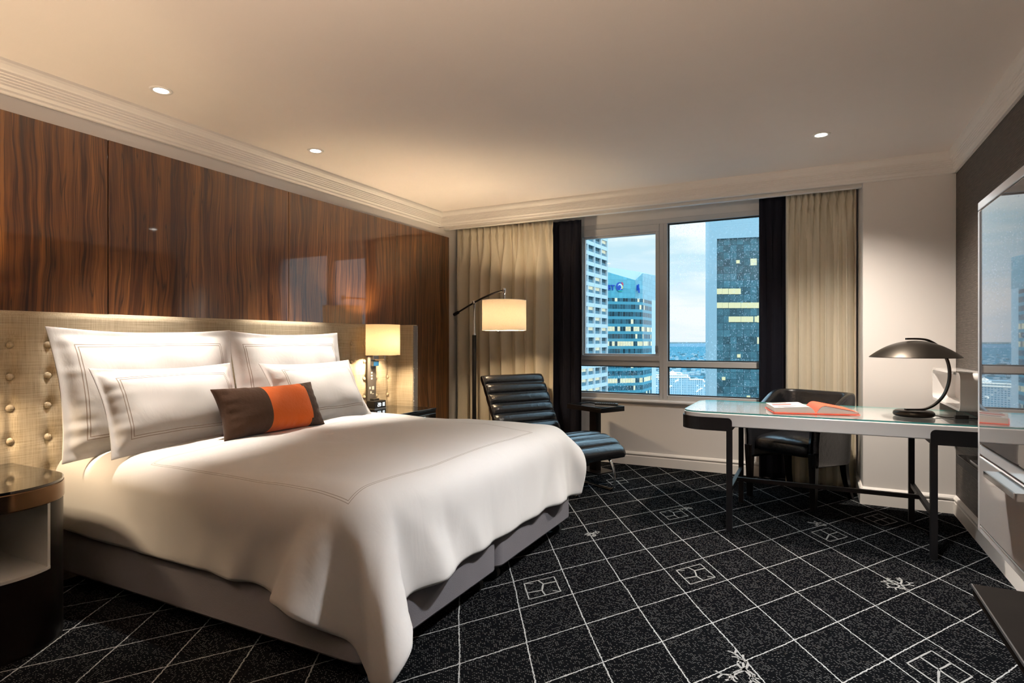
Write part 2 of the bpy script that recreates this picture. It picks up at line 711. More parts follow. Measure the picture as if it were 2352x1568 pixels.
M['cream'] = drape('cream_curtain', (0.70, 0.635, 0.50), (0.63, 0.57, 0.45), 0.55)
M['navy'] = drape('navy_blackout_curtain', (0.008, 0.009, 0.016), (0.005, 0.005, 0.010), 0.8)


def shade_mat(name, col, tl=0.55):
    m, t, p = material(name)
    out = t.N['Material Output']
    co = t.coord('Object')
    n = t.noise(t.mapping(co, (60, 60, 60)), 2.2, 3)
    c = t.mix(n, col, tuple(k * 0.8 for k in col))
    d = t.n('ShaderNodeBsdfDiffuse', {'Color': c})
    tr = t.n('ShaderNodeBsdfTranslucent', {'Color': c})
    mx = t.n('ShaderNodeMixShader', {0: tl, 1: d.outputs[0], 2: tr.outputs[0]})
    t.L.new(mx.outputs[0], out.inputs[0])
    return m


M['shade_small'] = shade_mat('reading_lampshade', (0.68, 0.52, 0.33), 0.075)
M['shade'] = shade_mat('linen_lampshade', (0.66, 0.55, 0.40), 0.10)


def glow(name, col, strength):
    m, t, p = material(name)
    t.set(p, 'Base Color', (0.8, 0.8, 0.8))
    t.set(p, 'Emission Color', col)
    t.set(p, 'Emission Strength', strength)
    return m


M['downlight_glow'] = glow('lit_downlight_lens', (1.0, 0.93, 0.82), 12.0)
M['bulb_glow'] = glow('lit_bulb', (1.0, 0.85, 0.6), 5.0)
M['digit_glow'] = glow('clock_digits', (0.75, 0.9, 1.0), 1.4)


def schlick(t, f0=0.045):
    geo = t.n('ShaderNodeNewGeometry')
    d = t.n('ShaderNodeVectorMath', {0: geo.outputs['Normal'], 1: geo.outputs['Incoming']}, operation='DOT_PRODUCT').outputs['Value']
    k = t.math('POWER', t.math('SUBTRACT', 1.0, t.math('ABSOLUTE', d)), 5.0)
    return t.math('ADD', f0, t.math('MULTIPLY', k, 1 - f0))


def pane_glass(name, tint, ior=1.5, drops=0.0, streak=0.0):
    """thin sheet of glass: see-through plus a fresnel reflection"""
    m, t, p = material(name)
    out = t.N['Material Output']
    fr = schlick(t)
    gl = t.n('ShaderNodeBsdfGlossy', {'Roughness': 0.0, 'Color': (1, 1, 1)})
    tr = t.n('ShaderNodeBsdfTransparent', {'Color': tint})
    fac = t.math('MULTIPLY', fr, 1.3, clamp=True)
    mx = t.n('ShaderNodeMixShader', {0: fac, 1: tr.outputs[0], 2: gl.outputs[0]})
    last = mx.outputs[0]
    if drops:
        co = t.coord('Object')
        vo = t.n('ShaderNodeTexVoronoi', {'Vector': t.mapping(co, (1, 1, 0.55)), 'Scale': 130.0, 'Randomness': 1.0})
        dsz = t.n('ShaderNodeTexWhiteNoise', {'Vector': vo.outputs['Position']}, noise_dimensions='3D').outputs[0]
        patch = t.noise(co, 2.2, 3)
        dm = t.math('LESS_THAN', vo.outputs['Distance'], t.math('MULTIPLY', t.math('MULTIPLY', dsz, dsz), t.math('MULTIPLY', patch, 0.95)))
        df = t.n('ShaderNodeBsdfTranslucent', {'Color': (0.75, 0.85, 0.92)})
        mx2 = t.n('ShaderNodeMixShader', {0: t.math('MULTIPLY', dm, drops), 1: last, 2: df.outputs[0]})
        last = mx2.outputs[0]
    t.L.new(last, out.inputs[0])
    return m


M['glass_dry'] = pane_glass('casement_glass', (0.90, 0.98, 0.97))
M['glass_wet'] = pane_glass('rain_spotted_glass', (0.90, 0.98, 0.97), drops=0.30)


def table_glass():
    m, t, p = material('desk_glass_sheet')
    out = t.N['Material Output']
    fr = schlick(t)
    gl = t.n('ShaderNodeBsdfGlossy', {'Roughness': 0.0, 'Color': (1, 1, 1)})
    tr = t.n('ShaderNodeBsdfTransparent', {'Color': (0.985, 0.99, 0.985)})
    mx = t.n('ShaderNodeMixShader', {0: fr, 1: tr.outputs[0], 2: gl.outputs[0]})
    t.L.new(mx.outputs[0], out.inputs[0])
    return m


M['table_glass'] = table_glass()
M['glass_edge'] = pbr('green_glass_edge', (0.10, 0.42, 0.40), 0.15, spec=0.6)

RX, LX = 0.90, -3.42       # right and left wall planes
PY, WY = 5.06, 5.66        # pier plane and window wall plane
CZ = 2.51                  # ceiling
RY = -2.3                  # rear wall

# ------------------------------------------------------------------ room shell
b = B()
b.box(LX - 0.15, RX + 0.15, RY - 0.15, 5.9, -0.12, 0.0)
b.cur = 1


def strip(b, p, q, w=0.0065, z=0.0015):
    p, q = Vector((*p, 0)), Vector((*q, 0))
    d = q - p
    if d.length < 1e-6:
        return
    n = max(1, int(d.length / 0.02))
    s = Vector((-d.y, d.x, 0)).normalized() * w / 2
    vs = []
    for i in range(n + 1):
        c = p + d * i / n + s * random.uniform(-0.25, 0.25)
        k = random.uniform(0.75, 1.2)
        vs.append((*(c + s * k)[:2], z))
        vs.append((*(c - s * k)[:2], z))
    b.add(vs, [(2 * i, 2 * i + 1, 2 * i + 3, 2 * i + 2) for i in range(n)])


def diamond(b, cx, cy, hx=0.0975, hy=0.148, kind=0):
    P = [(cx - hx, cy), (cx, cy + hy), (cx + hx, cy), (cx, cy - hy)]
    for i in range(4):
        strip(b, P[i], P[(i + 1) % 4])
    if kind == 0:      # branching figure
        c1, c2 = (cx - 0.012, cy + 0.04), (cx + 0.012, cy - 0.03)
        strip(b, c1, c2, 0.008)
        strip(b, c1, (cx - 0.052, cy + 0.068), 0.008)
        strip(b, c1, (cx + 0.032, cy + 0.098), 0.008)
        strip(b, c2, (cx + 0.05, cy - 0.072), 0.008)
        strip(b, c2, (cx - 0.038, cy - 0.09), 0.008)
        strip(b, (cx - hx, cy), (cx - 0.06, cy + 0.02), 0.006)
        strip(b, (cx + hx, cy), (cx + 0.06, cy - 0.01), 0.006)
    elif kind == 1:
        strip(b, (cx - 0.045, cy + 0.07), (cx + 0.045, cy - 0.07), 0.008)
        strip(b, (cx - 0.045, cy - 0.07), (cx + 0.045, cy + 0.07), 0.008)
    else:
        strip(b, (cx, cy), (cx - 0.049, cy + 0.074), 0.008)
        strip(b, (cx, cy), (cx + 0.049, cy + 0.074), 0.008)
        strip(b, (cx, cy), (cx + 0.049, cy - 0.074), 0.008)
        strip(b, (cx, cy), (cx - 0.02, cy - 0.118), 0.008)


def sprig(b, cx, cy, s=1.0):
    """knot of curling branches over a crossing of the lattice"""
    r = random.Random(int(abs(cx * 1000) + cy * 100))
    for k in range(7):
        a = 2 * PI * k / 7 + r.uniform(-0.3, 0.3)
        cl = r.choice((-1, 1)) * r.uniform(0.10, 0.42)
        ln = r.uniform(0.07, 0.125) * s
        x, y = cx, cy
        w = 0.012
        for q in range(9):
            nx, ny = x + math.cos(a) * ln / 9, y + math.sin(a) * ln / 9 * 1.25
            strip(b, (x, y), (nx, ny), w * (0.75 + 0.5 * r.random()) * s ** 0.5)
            if q in (4, 6):
                a2 = a + r.choice((-1, 1)) * 1.1
                strip(b, (nx, ny), (nx + math.cos(a2) * 0.028 * s, ny + math.sin(a2) * 0.034 * s), 0.008)
            x, y = nx, ny
            a += cl * (0.3 + q / 5)
            w *= 0.94


diamond(b, -0.534, 3.135, kind=0)
diamond(b, -0.852, 4.150, kind=0)
diamond(b, 0.415, 2.622, kind=2)
diamond(b, 0.098, 4.15, kind=2)
diamond(b, -1.487, 4.91, kind=1)
diamond(b, -1.17, 2.62, kind=0)
diamond(b, 0.415, 4.655, kind=1)
sprig(b, -0.219, 2.30)
sprig(b, 0.387, 3.45, 0.8)
sprig(b, -0.80, 4.33, 0.5)
sprig(b, 0.03, 4.36, 0.6)
sprig(b, -1.22, 3.50, 0.5)
floor = struct(obj('floor', b, [M['carpet'], M['carpet_motif']]))

struct(obj('ceiling', B().box(LX - 0.15, RX + 0.15, RY - 0.15, 5.9, CZ, CZ + 0.12), M['ceiling']))
struct(obj('wall_left', B().box(LX - 0.15, LX, RY, 5.9, 0, CZ), M['white_wall']))
struct(obj('wall_right', B().box(RX, RX + 0.15, RY, 5.9, 0, CZ), M['wallpaper']))
struct(obj('wall_rear', B().box(LX - 0.15, RX + 0.15, RY - 0.15, RY, 0, CZ), M['wallpaper']))
WX0, WX1, WZ0, WZ1 = -2.16, -0.28, 0.64, 2.37
b = B()
b.box(LX, WX0, WY, WY + 0.20, 0, CZ)
b.box(WX1, 0.36, WY, WY + 0.20, 0, CZ)
b.box(WX0, WX1, WY, WY + 0.20, 0, WZ0)
b.box(WX0, WX1, WY, WY + 0.20, WZ1, CZ)
struct(obj('wall_window', b, M['white_wall']))
struct(obj('wall_back', B().box(0.339, RX, PY, 5.86, 0, CZ), M['white_wall'], bevel=0.004))

# bulkhead above the curtains: front board flush with the pier, inner board set back
b = B()
b.box(LX, 0.339, PY, PY + 0.035, 2.388, CZ)
b.box(LX, 0.339, PY + 0.035, 5.17, 2.40, CZ)
b.box(LX, 0.345, 5.15, 5.185, 2.362, CZ)
b.box(LX, 0.345, 5.143, 5.15, 2.362, 2.372)
struct(obj('trim_1', b, M['trim'], bevel=0.002))

prof = [(0, 2.372), (0.028, 2.372), (0.034, 2.380), (0.034, 2.390), (0.046, 2.402), (0.046, 2.412), (0.053, 2.414), (0.053, 2.424), (0.060, 2.426),
        (0.060, 2.436), (0.067, 2.438), (0.067, 2.448), (0.074, 2.450), (0.074, 2.462), (0.082, 2.468), (0.094, 2.484), (0.098, 2.496), (0.098, CZ), (0, CZ)]


def extrude_prof(prof, a0, a1, T):
    b = B()
    n = len(prof)
    vs = [T(d, z, a0) for d, z in prof] + [T(d, z, a1) for d, z in prof]
    fs = [tuple(range(n)), tuple(range(2 * n - 1, n - 1, -1))]
    for i in range(n):
        j = (i + 1) % n
        fs.append((i, j, n + j, n + i))
    b.add(vs, fs)
    return b


struct(obj('trim_2', extrude_prof(prof, RY, PY, lambda d, z, a: (LX + d, a, z)), M['trim']))
struct(obj('trim_3', extrude_prof(prof, LX, RX, lambda d, z, a: (a, PY - d, z)), M['trim']))
struct(obj('trim_4', extrude_prof(prof, RY, PY, lambda d, z, a: (RX - d * 0.6, a, z)), M['trim']))
bp = [(0, 0), (0.018, 0), (0.018, 0.082), (0.014, 0.088), (0.014, 0.096), (0.020, 0.102), (0.020, 0.110), (0.010, 0.122), (0.0, 0.128)]
struct(obj('baseboard_right', extrude_prof(bp, RY, PY, lambda d, z, a: (RX - d, a, z)), M['trim']))
struct(obj('baseboard_back', extrude_prof(bp, 0.339 - 0.012, RX, lambda d, z, a: (a, PY - d, z)), M['trim']))
struct(obj('baseboard_return', extrude_prof(bp, PY - 0.012, WY, lambda d, z, a: (0.339 - d, a, z)), M['trim']))
struct(obj('baseboard_window', extrude_prof(bp, LX, 0.339, lambda d, z, a: (a, WY - d, z)), M['trim']))

# glossy walnut panels on the wall behind the bed
ys = [-1.858, -0.625, 0.608, 1.841, 3.074, 4.304, 5.20]
for i in range(6):
    b = B().box(LX, LX + 0.03, ys[i] + 0.0025, ys[i + 1] - 0.0025, 0.0, 2.29)
    struct(obj('wall_panel', b, M['walnut'], bevel=0.0015))

# ------------------------------------------------------------------ window
FY0, FY1 = 5.655, 5.73
b = B()
# outer frame, mullion, transom
b.box(WX0, WX1, FY0, FY1, 2.325, 2.372)
b.box(WX0, WX0 + 0.04, FY0, FY1, 0.64, 2.325)
b.box(WX1 - 0.04, WX1, FY0, FY1, 0.64, 2.325)
b.box(-1.297, -1.222, FY0, FY1, 0.64, 2.325)
b.box(WX0 + 0.04, -1.297, FY0 + 0.006, FY1, 0.96, 1.012)
b.box(-1.222, WX1 - 0.04, FY0 + 0.006, FY1, 0.96, 1.012)
b.box(WX0 + 0.04, -1.297, FY0 + 0.004, FY1, 0.642, 0.685)
b.box(-1.222, WX1 - 0.04, FY0 + 0.004, FY1, 0.642, 0.685)
b.box(-1.262, -1.257, FY0 - 0.004, FY0, 0.645, 2.32)
win = struct(obj('window_1', b, M['alu'], bevel=0.004))
b = B()
for (x0, x1, z0, z1) in ((-2.12, -1.297, 1.012, 2.325),):
    w = 0.05
    b.box(x0, x1, FY0 - 0.012, FY1 - 0.01, z1 - w - 0.02, z1)
    b.box(x0, x1, FY0 - 0.012, FY1 - 0.01, z0, z0 + w)
    b.box(x0, x0 + w, FY0 - 0.012, FY1 - 0.01, z0 + w, z1 - w - 0.02)
    b.box(x1 - w + 0.014, x1, FY0 - 0.012, FY1 - 0.01, z0 + w, z1 - w - 0.02)
    w2 = 0.068
    b.box(x0 + w, x1 - w + 0.014, FY0 + 0.012, FY1 - 0.02, z1 - w2 - 0.02, z1 - w - 0.02)
    b.box(x0 + w, x1 - w + 0.014, FY0 + 0.012, FY1 - 0.02, z0 + w, z0 + w2)
    b.box(x0 + w, x0 + w2, FY0 + 0.012, FY1 - 0.02, z0 + w2, z1 - w2 - 0.02)
obj('window_sash', b, M['alu'], win, bevel=0.004)
for (hx) in (-2.098, -1.318):
    b = B().box(hx - 0.012, hx + 0.012, FY0 - 0.034, FY0 - 0.012, 1.10, 1.16)
    b.box(hx - 0.006, hx + 0.022, FY0 - 0.046, FY0 - 0.030, 1.122, 1.138)
    obj('window_latch', b, M['steel'], win, bevel=0.002)
# black gaskets
b = B()
for (x0, x1, z0, z1) in ((-1.222, WX1 - 0.04, 1.012, 2.325), (WX0 + 0.04, -1.297, 0.685, 0.96), (-1.222, WX1 - 0.04, 0.685, 0.96)):
    gk = 0.011
    yy0, yy1 = FY0 + 0.03, FY0 + 0.052
    b.box(x0, x1, yy0, yy1, z1 - gk, z1)
    b.box(x0, x1, yy0, yy1, z0, z0 + gk)
    b.box(x0, x0 + gk, yy0, yy1, z0 + gk, z1 - gk)
    b.box(x1 - gk, x1, yy0, yy1, z0 + gk, z1 - gk)
obj('window_gasket', b, M['rubber'], win)
yy = FY0 + 0.045
b = B().add([(-2.06, yy, 1.07), (-1.325, yy, 1.07), (-1.325, yy, 2.25), (-2.06, yy, 2.25)], [(0, 1, 2, 3)])
bb = B()
bb.add([(-2.06, yy, 1.07), (-1.325, yy, 1.07), (-1.325, yy, 2.25), (-2.06, yy, 2.25)], [(0, 1, 2, 3)])
obj('window_pane', bb, M['glass_dry'], win)
for (x0, x1, z0, z1) in ((-1.222, WX1 - 0.04, 1.012, 2.325), (WX0 + 0.04, -1.297, 0.685, 0.96), (-1.222, WX1 - 0.04, 0.685, 0.96)):
    bb = B()
    bb.add([(x0, yy, z0), (x1, yy, z0), (x1, yy, z1), (x0, yy, z1)], [(0, 1, 2, 3)])
    obj('window_pane', bb, M['glass_wet'], win)
sp = [(0, 0.600), (0.012, 0.600), (0.020, 0.608), (0.034, 0.614), (0.034, 0.628), (0.026, 0.636), (0.0, 0.642)]
b = extrude_prof(sp, WX0 - 0.02, WX1 + 0.02, lambda d, z, a: (a, WY - d, z))
struct(obj('trim_5', b, M['lacquer'], bevel=0.002))


# ------------------------------------------------------------------ curtains
def curtain(name, label, x0, x1, y0, depth, folds, seed, mat, ztop=2.40, zbot=0.015, group=None, head=True):
    rnd = random.Random(seed)
    ph = [0.0]
    for k in range(folds):
        ph.append(ph[-1] + rnd.uniform(0.75, 1.25))
    tot = ph[-1]
    amp = [rnd.uniform(0.65, 1.0) for _ in range(folds + 1)]
    nu, nv = folds * 14, 46

    nb = max(3, int(folds * 0.62))
    bp_ = [0.0]
    for k in range(nb):
        bp_.append(bp_[-1] + rnd.uniform(0.6, 1.4))
    bamp = [rnd.uniform(0.55, 1.0) for _ in range(nb + 1)]

    def wave(a, n, knots, amps, sharp):
        q = a * knots[-1]
        i = 0
        while i < n - 1 and knots[i + 1] < q:
            i += 1
        f = (q - knots[i]) / (knots[i + 1] - knots[i])
        w = math.sin(2 * PI * f)
        w = math.copysign(abs(w) ** sharp, w)
        A = amps[i] * (1 - f) + amps[i + 1] * f
        return A * w, i + f

    def fn(a, bz):
        z = zbot + (ztop - zbot) * bz
        hd = ztop - z
        body = smooth01(0.10, 0.55, hd)
        lean = 0.012 * noise.noise(Vector((a * 4.0, z * 1.1, seed))) * body
        wb_, kb = wave(min(1, max(0, a + lean)), nb, bp_, bamp, 0.75)
        wt_, kt = wave(a, folds, ph, amp, 1.0)
        y = y0 - depth * (body * wb_ + (1 - 0.75 * body) * 0.42 * wt_)
        y -= 0.010 * noise.noise(Vector((a * 9.0, z * 0.9, seed + 5.0))) * body
        x = x0 + (x1 - x0) * a
        xs = 0.016 * math.sin(2 * PI * kb * 2 + 0.5) * body
        if head:
            tuck = math.exp(-((hd - 0.115) / 0.030) ** 2)
            fin = math.exp(-((hd - 0.03) / 0.055) ** 2)
            y -= 0.012 * tuck * math.cos(2 * PI * kt)
            xs += 0.012 * tuck * math.sin(2 * PI * kt)
            y += 0.006 * fin * math.sin(6 * PI * kt)
        edge = smooth01(0, 0.04, a) * smooth01(0, 0.04, 1 - a)
        return (x + xs * edge, y, z)

    b = B().grid(fn, nu, nv)
    o = obj(name, b, mat, smooth=True, solid=0.004)
    return tag(o, label, 'curtain', group)


curtain('curtain', 'cream pinch-pleated curtain hanging behind the floor lamp', -3.385, -2.275, 5.36, 0.062, 14, 1, M['cream'], group='curtains at the window')
curtain('curtain', 'narrow black curtain between the cream curtain with the floor lamp and the window', -2.36, -2.02, 5.47, 0.028, 4, 2, M['navy'], group='curtains at the window', head=False)
curtain('curtain', 'narrow black curtain at the window side behind the desk chair', -0.408, -0.10, 5.585, 0.024, 4, 3, M['navy'], ztop=2.47, group='curtains at the window', head=False)
curtain('curtain', 'cream pinch-pleated curtain behind the desk chair beside the white pier', -0.192, 0.322, 5.50, 0.045, 10, 4, M['cream'], ztop=2.455, group='curtains at the window')

# ------------------------------------------------------------------ ceiling downlights
dl_pos = [(-3.022, 1.90, 'recessed ceiling downlight nearest the camera above the bed head', P_DOWN_BED),
          (-3.033, 2.983, 'recessed ceiling downlight above the middle of the walnut wall', P_DOWN_BED),
          (0.054, 4.207, 'recessed ceiling downlight above the desk and white pier', P_DOWN_DESK)]
for (dx, dy, lab, pw) in dl_pos:
    r = thing('ceiling_downlight', lab, 'downlight', (dx, dy, CZ), 'recessed ceiling downlights')
    b = B().lathe((dx, dy, CZ), [(0.036, 0.0), (0.036, -0.004), (0.052, -0.005), (0.055, -0.001), (0.055, 0.0)], 32, caps=False)
    obj('trim_ring', b, M['trim'], r, smooth=True)
    b = B().lathe((dx, dy, CZ), [(0.001, -0.0025), (0.036, -0.0025)], 28, caps=False)
    obj('lens', b, M['downlight_glow'], r)
    hold(spot('down_beam', (dx, dy, CZ - 0.012), pw, SOFTW, 50 if dx < -1 else 128, 0.8 if dx < -1 else 1.0, 0.03), r)

# ------------------------------------------------------------------ headboard
HX = -3.32
hb = thing('headboard', 'long beige woven upholstered headboard with button tufting against the walnut panels', 'headboard', (HX, 2.54, 0))
hb_cols = [1.379 + 0.1525 * k for k in range(-3, 19)]
hb_rows = [1.184, 1.034, 0.888, 0.734, 0.58]
hb_cy = np.array(hb_cols)


def hb_front(a, c):
    y = 0.84 + (4.236 - 0.84) * a
    z = 0.30 + (1.345 - 0.30) * c
    dy = float(np.min(np.abs(hb_cy - y)))
    rowband = smooth01(1.26, 1.15, z) if z > 1.15 else 1.0
    rowband = 1.0 - smooth01(1.16, 1.27, z)
    d = -0.010 * math.exp(-(dy / 0.020) ** 2) * rowband
    for zr in hb_rows:
        q = (dy / 0.030) ** 2 + ((z - zr) / 0.030) ** 2
        if q < 9:
            d -= 0.012 * math.exp(-q)
    d += 0.004 * noise.noise(Vector((y * 6, z * 6, 0)))
    rt = smooth01(1.345 - 0.03, 1.345, z)
    d -= 0.02 * rt * rt
    return (HX + d, y, z)


b = B().grid(hb_front, 420, 84)
n0 = len(b.v)
b.box(-3.388, HX - 0.030, 0.84, 4.236, 0.0, 1.338)
b.add([(HX - 0.02, 0.84, 1.345), (HX - 0.02, 4.236, 1.345), (-3.388, 4.236, 1.345), (-3.388, 0.84, 1.345)], [(0, 1, 2, 3)])
obj('panel', b, M['linen'], hb, smooth=True, angle=50)
for (y0, y1) in ((4.236, 4.306), (0.77, 0.84)):
    b = B().box(-3.388, -3.142, y0, y1, 0.0, 1.347)
    w = obj('wing', b, M['linen'], hb, bevel=0.010, seg=3)
    ed_ = obj('edge_band', B().box(-3.142, -3.138, y0 + 0.004, y1 - 0.004, 0.0, 1.342), M['grey_leather'], w)
    for yy_ in (y0 + 0.010, y1 - 0.010):
        b = B()
        z = 0.62
        while z < 1.335:
            b.sphere((-3.138, yy_, z), 0.0052, 8, 5, (0.5, 1, 1))
            z += 0.0135
        obj('stud_row', b, M['stud'], w, smooth=True)
for k, y in enumerate(hb_cols):
    if 1.62 < y < 3.45:
        continue
    for zr in hb_rows[:4]:
        b = B().sphere((HX - 0.014, y, zr), 0.0165, 14, 8, (0.62, 1, 1))
        obj('button', b, M['linen'], hb, smooth=True)

# ------------------------------------------------------------------ bed
bed = thing('bed', 'wide double bed on grey divan base in front of the beige headboard', 'bed', (-2.33, 2.535, 0))
for (y0, y1) in ((1.556, 2.534), (2.538, 3.516)):
    b = B().prism(rrect(-3.30, -1.368, y0, y1, 0.05, 6), 0.082, 0.335)
    obj('divan_base', b, M['base_fabric'], bed, smooth=True, angle=50, bevel=0.012)
b = B().prism(rrect(-3.30, -1.385, 1.57, 3.50, 0.09, 8), 0.336, 0.625)
obj('mattress', b, M['mattress'], bed, smooth=True, angle=50, bevel=0.03, seg=3)
for (cx, cy) in ((-1.44, 1.66), (-1.44, 2.45), (-1.44, 2.62), (-1.43, 3.42), (-3.2, 1.66), (-3.2, 2.45), (-3.2, 2.62), (-3.2, 3.42)):
    b = B().lathe((cx, cy, 0.03), [(0.012, -0.018), (0.030, -0.016), (0.030, 0.016), (0.012, 0.018)], 18, True, Matrix.Rotation(PI / 2, 3, 'X'))
    b.box(cx - 0.016, cx + 0.016, cy - 0.022, cy + 0.022, 0.052, 0.084)
    obj('castor', b, M['rubber'], bed, smooth=True, angle=40)

# ------------------------------------------------------------------ duvet: hung over the mattress with a small cloth solver
DX0, DX1, DY0, DY1 = -3.285, -1.0, 1.225, 3.62
HS = 0.035


def drape_duvet():
    nx = int(round((DX1 - DX0) / HS)) + 1
    ny = int(round((DY1 - DY0) / HS)) + 1
    X, Y = np.meshgrid(np.linspace(DX0, DX1, nx), np.linspace(DY0, DY1, ny), indexing='ij')
    p = np.stack([X, Y, np.full_like(X, 0.70)], -1)
    rng = np.random.RandomState(5)
    p[..., 2] += rng.uniform(-0.004, 0.004, X.shape)
    rest = np.stack([X, Y], -1)
    v = np.zeros_like(p)
    cons = []

    def c_add(a, bb, L, st):
        cons.append((a, bb, L, st))

    hx, hy = X[1, 0] - X[0, 0], Y[0, 1] - Y[0, 0]
    hd = math.hypot(hx, hy)
    for par in (0, 1):
        i = np.arange(par, nx - 1, 2)
        c_add((i, slice(None)), (i + 1, slice(None)), hx, 1.0)
        j = np.arange(par, ny - 1, 2)
        c_add((slice(None), j), (slice(None), j + 1), hy, 1.0)
        c_add((i, slice(0, ny - 1)), (i + 1, slice(1, ny)), hd, 0.45)
        c_add((i, slice(1, ny)), (i + 1, slice(0, ny - 1)), hd, 0.45)
        i2 = np.array([k for k in range(nx - 2) if (k // 2) % 2 == par])
        c_add((i2, slice(None)), (i2 + 2, slice(None)), 2 * hx, 0.08)
        j2 = np.array([k for k in range(ny - 2) if (k // 2) % 2 == par])
        c_add((slice(None), j2), (slice(None), j2 + 2), 2 * hy, 0.08)
        i4 = np.array([k for k in range(nx - 5) if (k // 5) % 2 == par])
        c_add((i4, slice(None)), (i4 + 5, slice(None)), 5 * hx, 0.06)
        j4 = np.array([k for k in range(ny - 5) if (k // 5) % 2 == par])
        c_add((slice(None), j4), (slice(None), j4 + 5), 5 * hy, 0.06)
    lo = np.array([-3.9, 1.560, 0.0])
    hi = np.array([-1.372, 3.512, 0.640])
    R = 0.10
    c = (lo + hi) / 2
    h = (hi - lo) / 2 - R
    TH = 0.030
    dt = 1 / 50.0
    pin = p[0].copy()
    pin[:, 2] = 0.665
    pinmask = (Y[0] > 1.60) & (Y[0] < 3.47)

    def collide(p, q):
        d = p - c
        s = np.sign(d)
        a = np.abs(d) - h
        am = np.maximum(a, 0)
        ln = np.sqrt((am ** 2).sum(-1))
        out = ln > 1e-9
        nrm = np.where(out[..., None], am / np.maximum(ln, 1e-9)[..., None], np.array([0, 0, 1.0])) * s
        ins = np.minimum(a.max(-1), 0)
        sd = ln + ins - R - TH
        hit = sd < 0
        corr = np.where(hit[..., None], -sd[..., None] * nrm, 0)
        p = p + corr
        mv = p - q
        tv = mv - (mv * nrm).sum(-1, keepdims=True) * nrm
        p = np.where(hit[..., None], p - 0.55 * tv, p)
        p[..., 2] = np.maximum(p[..., 2], 0.022)
        return p

    for step in range(170):
        v[..., 2] -= 9.8 * dt
        v *= 0.95
        q = p.copy()
        p = p + v * dt
        for it in range(22):
            for (a, bb, L, st) in cons:
                pa, pb = p[a], p[bb]
                d = pb - pa
                ln = np.sqrt((d ** 2).sum(-1, keepdims=True))
                k = d * (0.5 * st * (ln - L) / np.maximum(ln, 1e-6))
                p[a] = pa + k
                p[bb] = pb - k
            if it % 3 == 2:
                p = collide(p, q)
                p[0][pinmask] = pin[pinmask]
        p = collide(p, q)
        p[0][pinmask] = pin[pinmask]
        v = (p - q) / dt
        sp = np.sqrt((v ** 2).sum(-1, keepdims=True))
        v = np.where(sp > 2.0, v * 2.0 / np.maximum(sp, 1e-9), v)
    return p, rest


dp, drest = drape_duvet()
nx_, ny_ = dp.shape[:2]
b = B()
# soft filling: low bumps over the top
for i in range(nx_):
    for j in range(ny_):
        x, y, z = dp[i, j]
        ontop = smooth01(0.62, 0.67, z)
        z += ontop * (0.012 * noise.noise(Vector((x * 2.3, y * 2.3, 2.0))) + 0.006 * noise.noise(Vector((x * 6.0, y * 5.0, 5.0))))
        e = min(y - 1.55, 3.52 - y, -1.36 - x)
        z += ontop * 0.028 * smooth01(0.0, 0.55, e)
        dp[i, j, 2] = z
for i in range(nx_):
    for j in range(ny_):
        x, y, z = dp[i, j]
        drop = smooth01(0.60, 0.30, z)
        if z < 0.62:
            near = y < 1.62
            q = x if near else y
            corner = math.exp(-(((x + 1.36) ** 2 + (y - 1.55) ** 2) / 0.30))
            f = noise.noise(Vector((q * 7.0, z * 1.6, 3.0))) * 0.013 + noise.noise(Vector((q * 17.0 + z * 4, z * 2.0, 8.0))) * 0.011 * (0.4 + corner)
            f *= (0.35 + 0.65 * (0.62 - z) / 0.32) * (1.0 if not near else 0.5 + corner)
            if near:
                dp[i, j, 1] -= f
            else:
                dp[i, j, 0] += f
vs = [tuple(dp[i, j]) for i in range(nx_) for j in range(ny_)]
fs = []
for i in range(nx_ - 1):
    for j in range(ny_ - 1):
        s_ = (nx_ - 2 - i) + j          # the corner is cut off by a short diagonal hem
        if s_ > 2:
            fs.append((i * ny_ + j, (i + 1) * ny_ + j, (i + 1) * ny_ + j + 1, i * ny_ + j + 1))
        elif s_ == 2:
            fs.append((i * ny_ + j, (i + 1) * ny_ + j + 1, i * ny_ + j + 1))
b.add(vs, fs)
k = 0
for i in range(nx_):
    for j in range(ny_):
        b.uv[k] = (float(drest[i, j, 0]), float(drest[i, j, 1]))
        k += 1
M['duvet'] = stitched('white_duvet_cotton', [(-2.62, -1.475, 1.615, 3.12)], 0.0026, 0.0085, COTTON, 5.0, 0.14, (0.42, 0.38, 0.35))
dv = obj('duvet', b, M['duvet'], smooth=True, solid=0.022, sub=1)
tag(dv, 'white duvet with a thin stitched rectangle, draped over the bed', 'duvet')


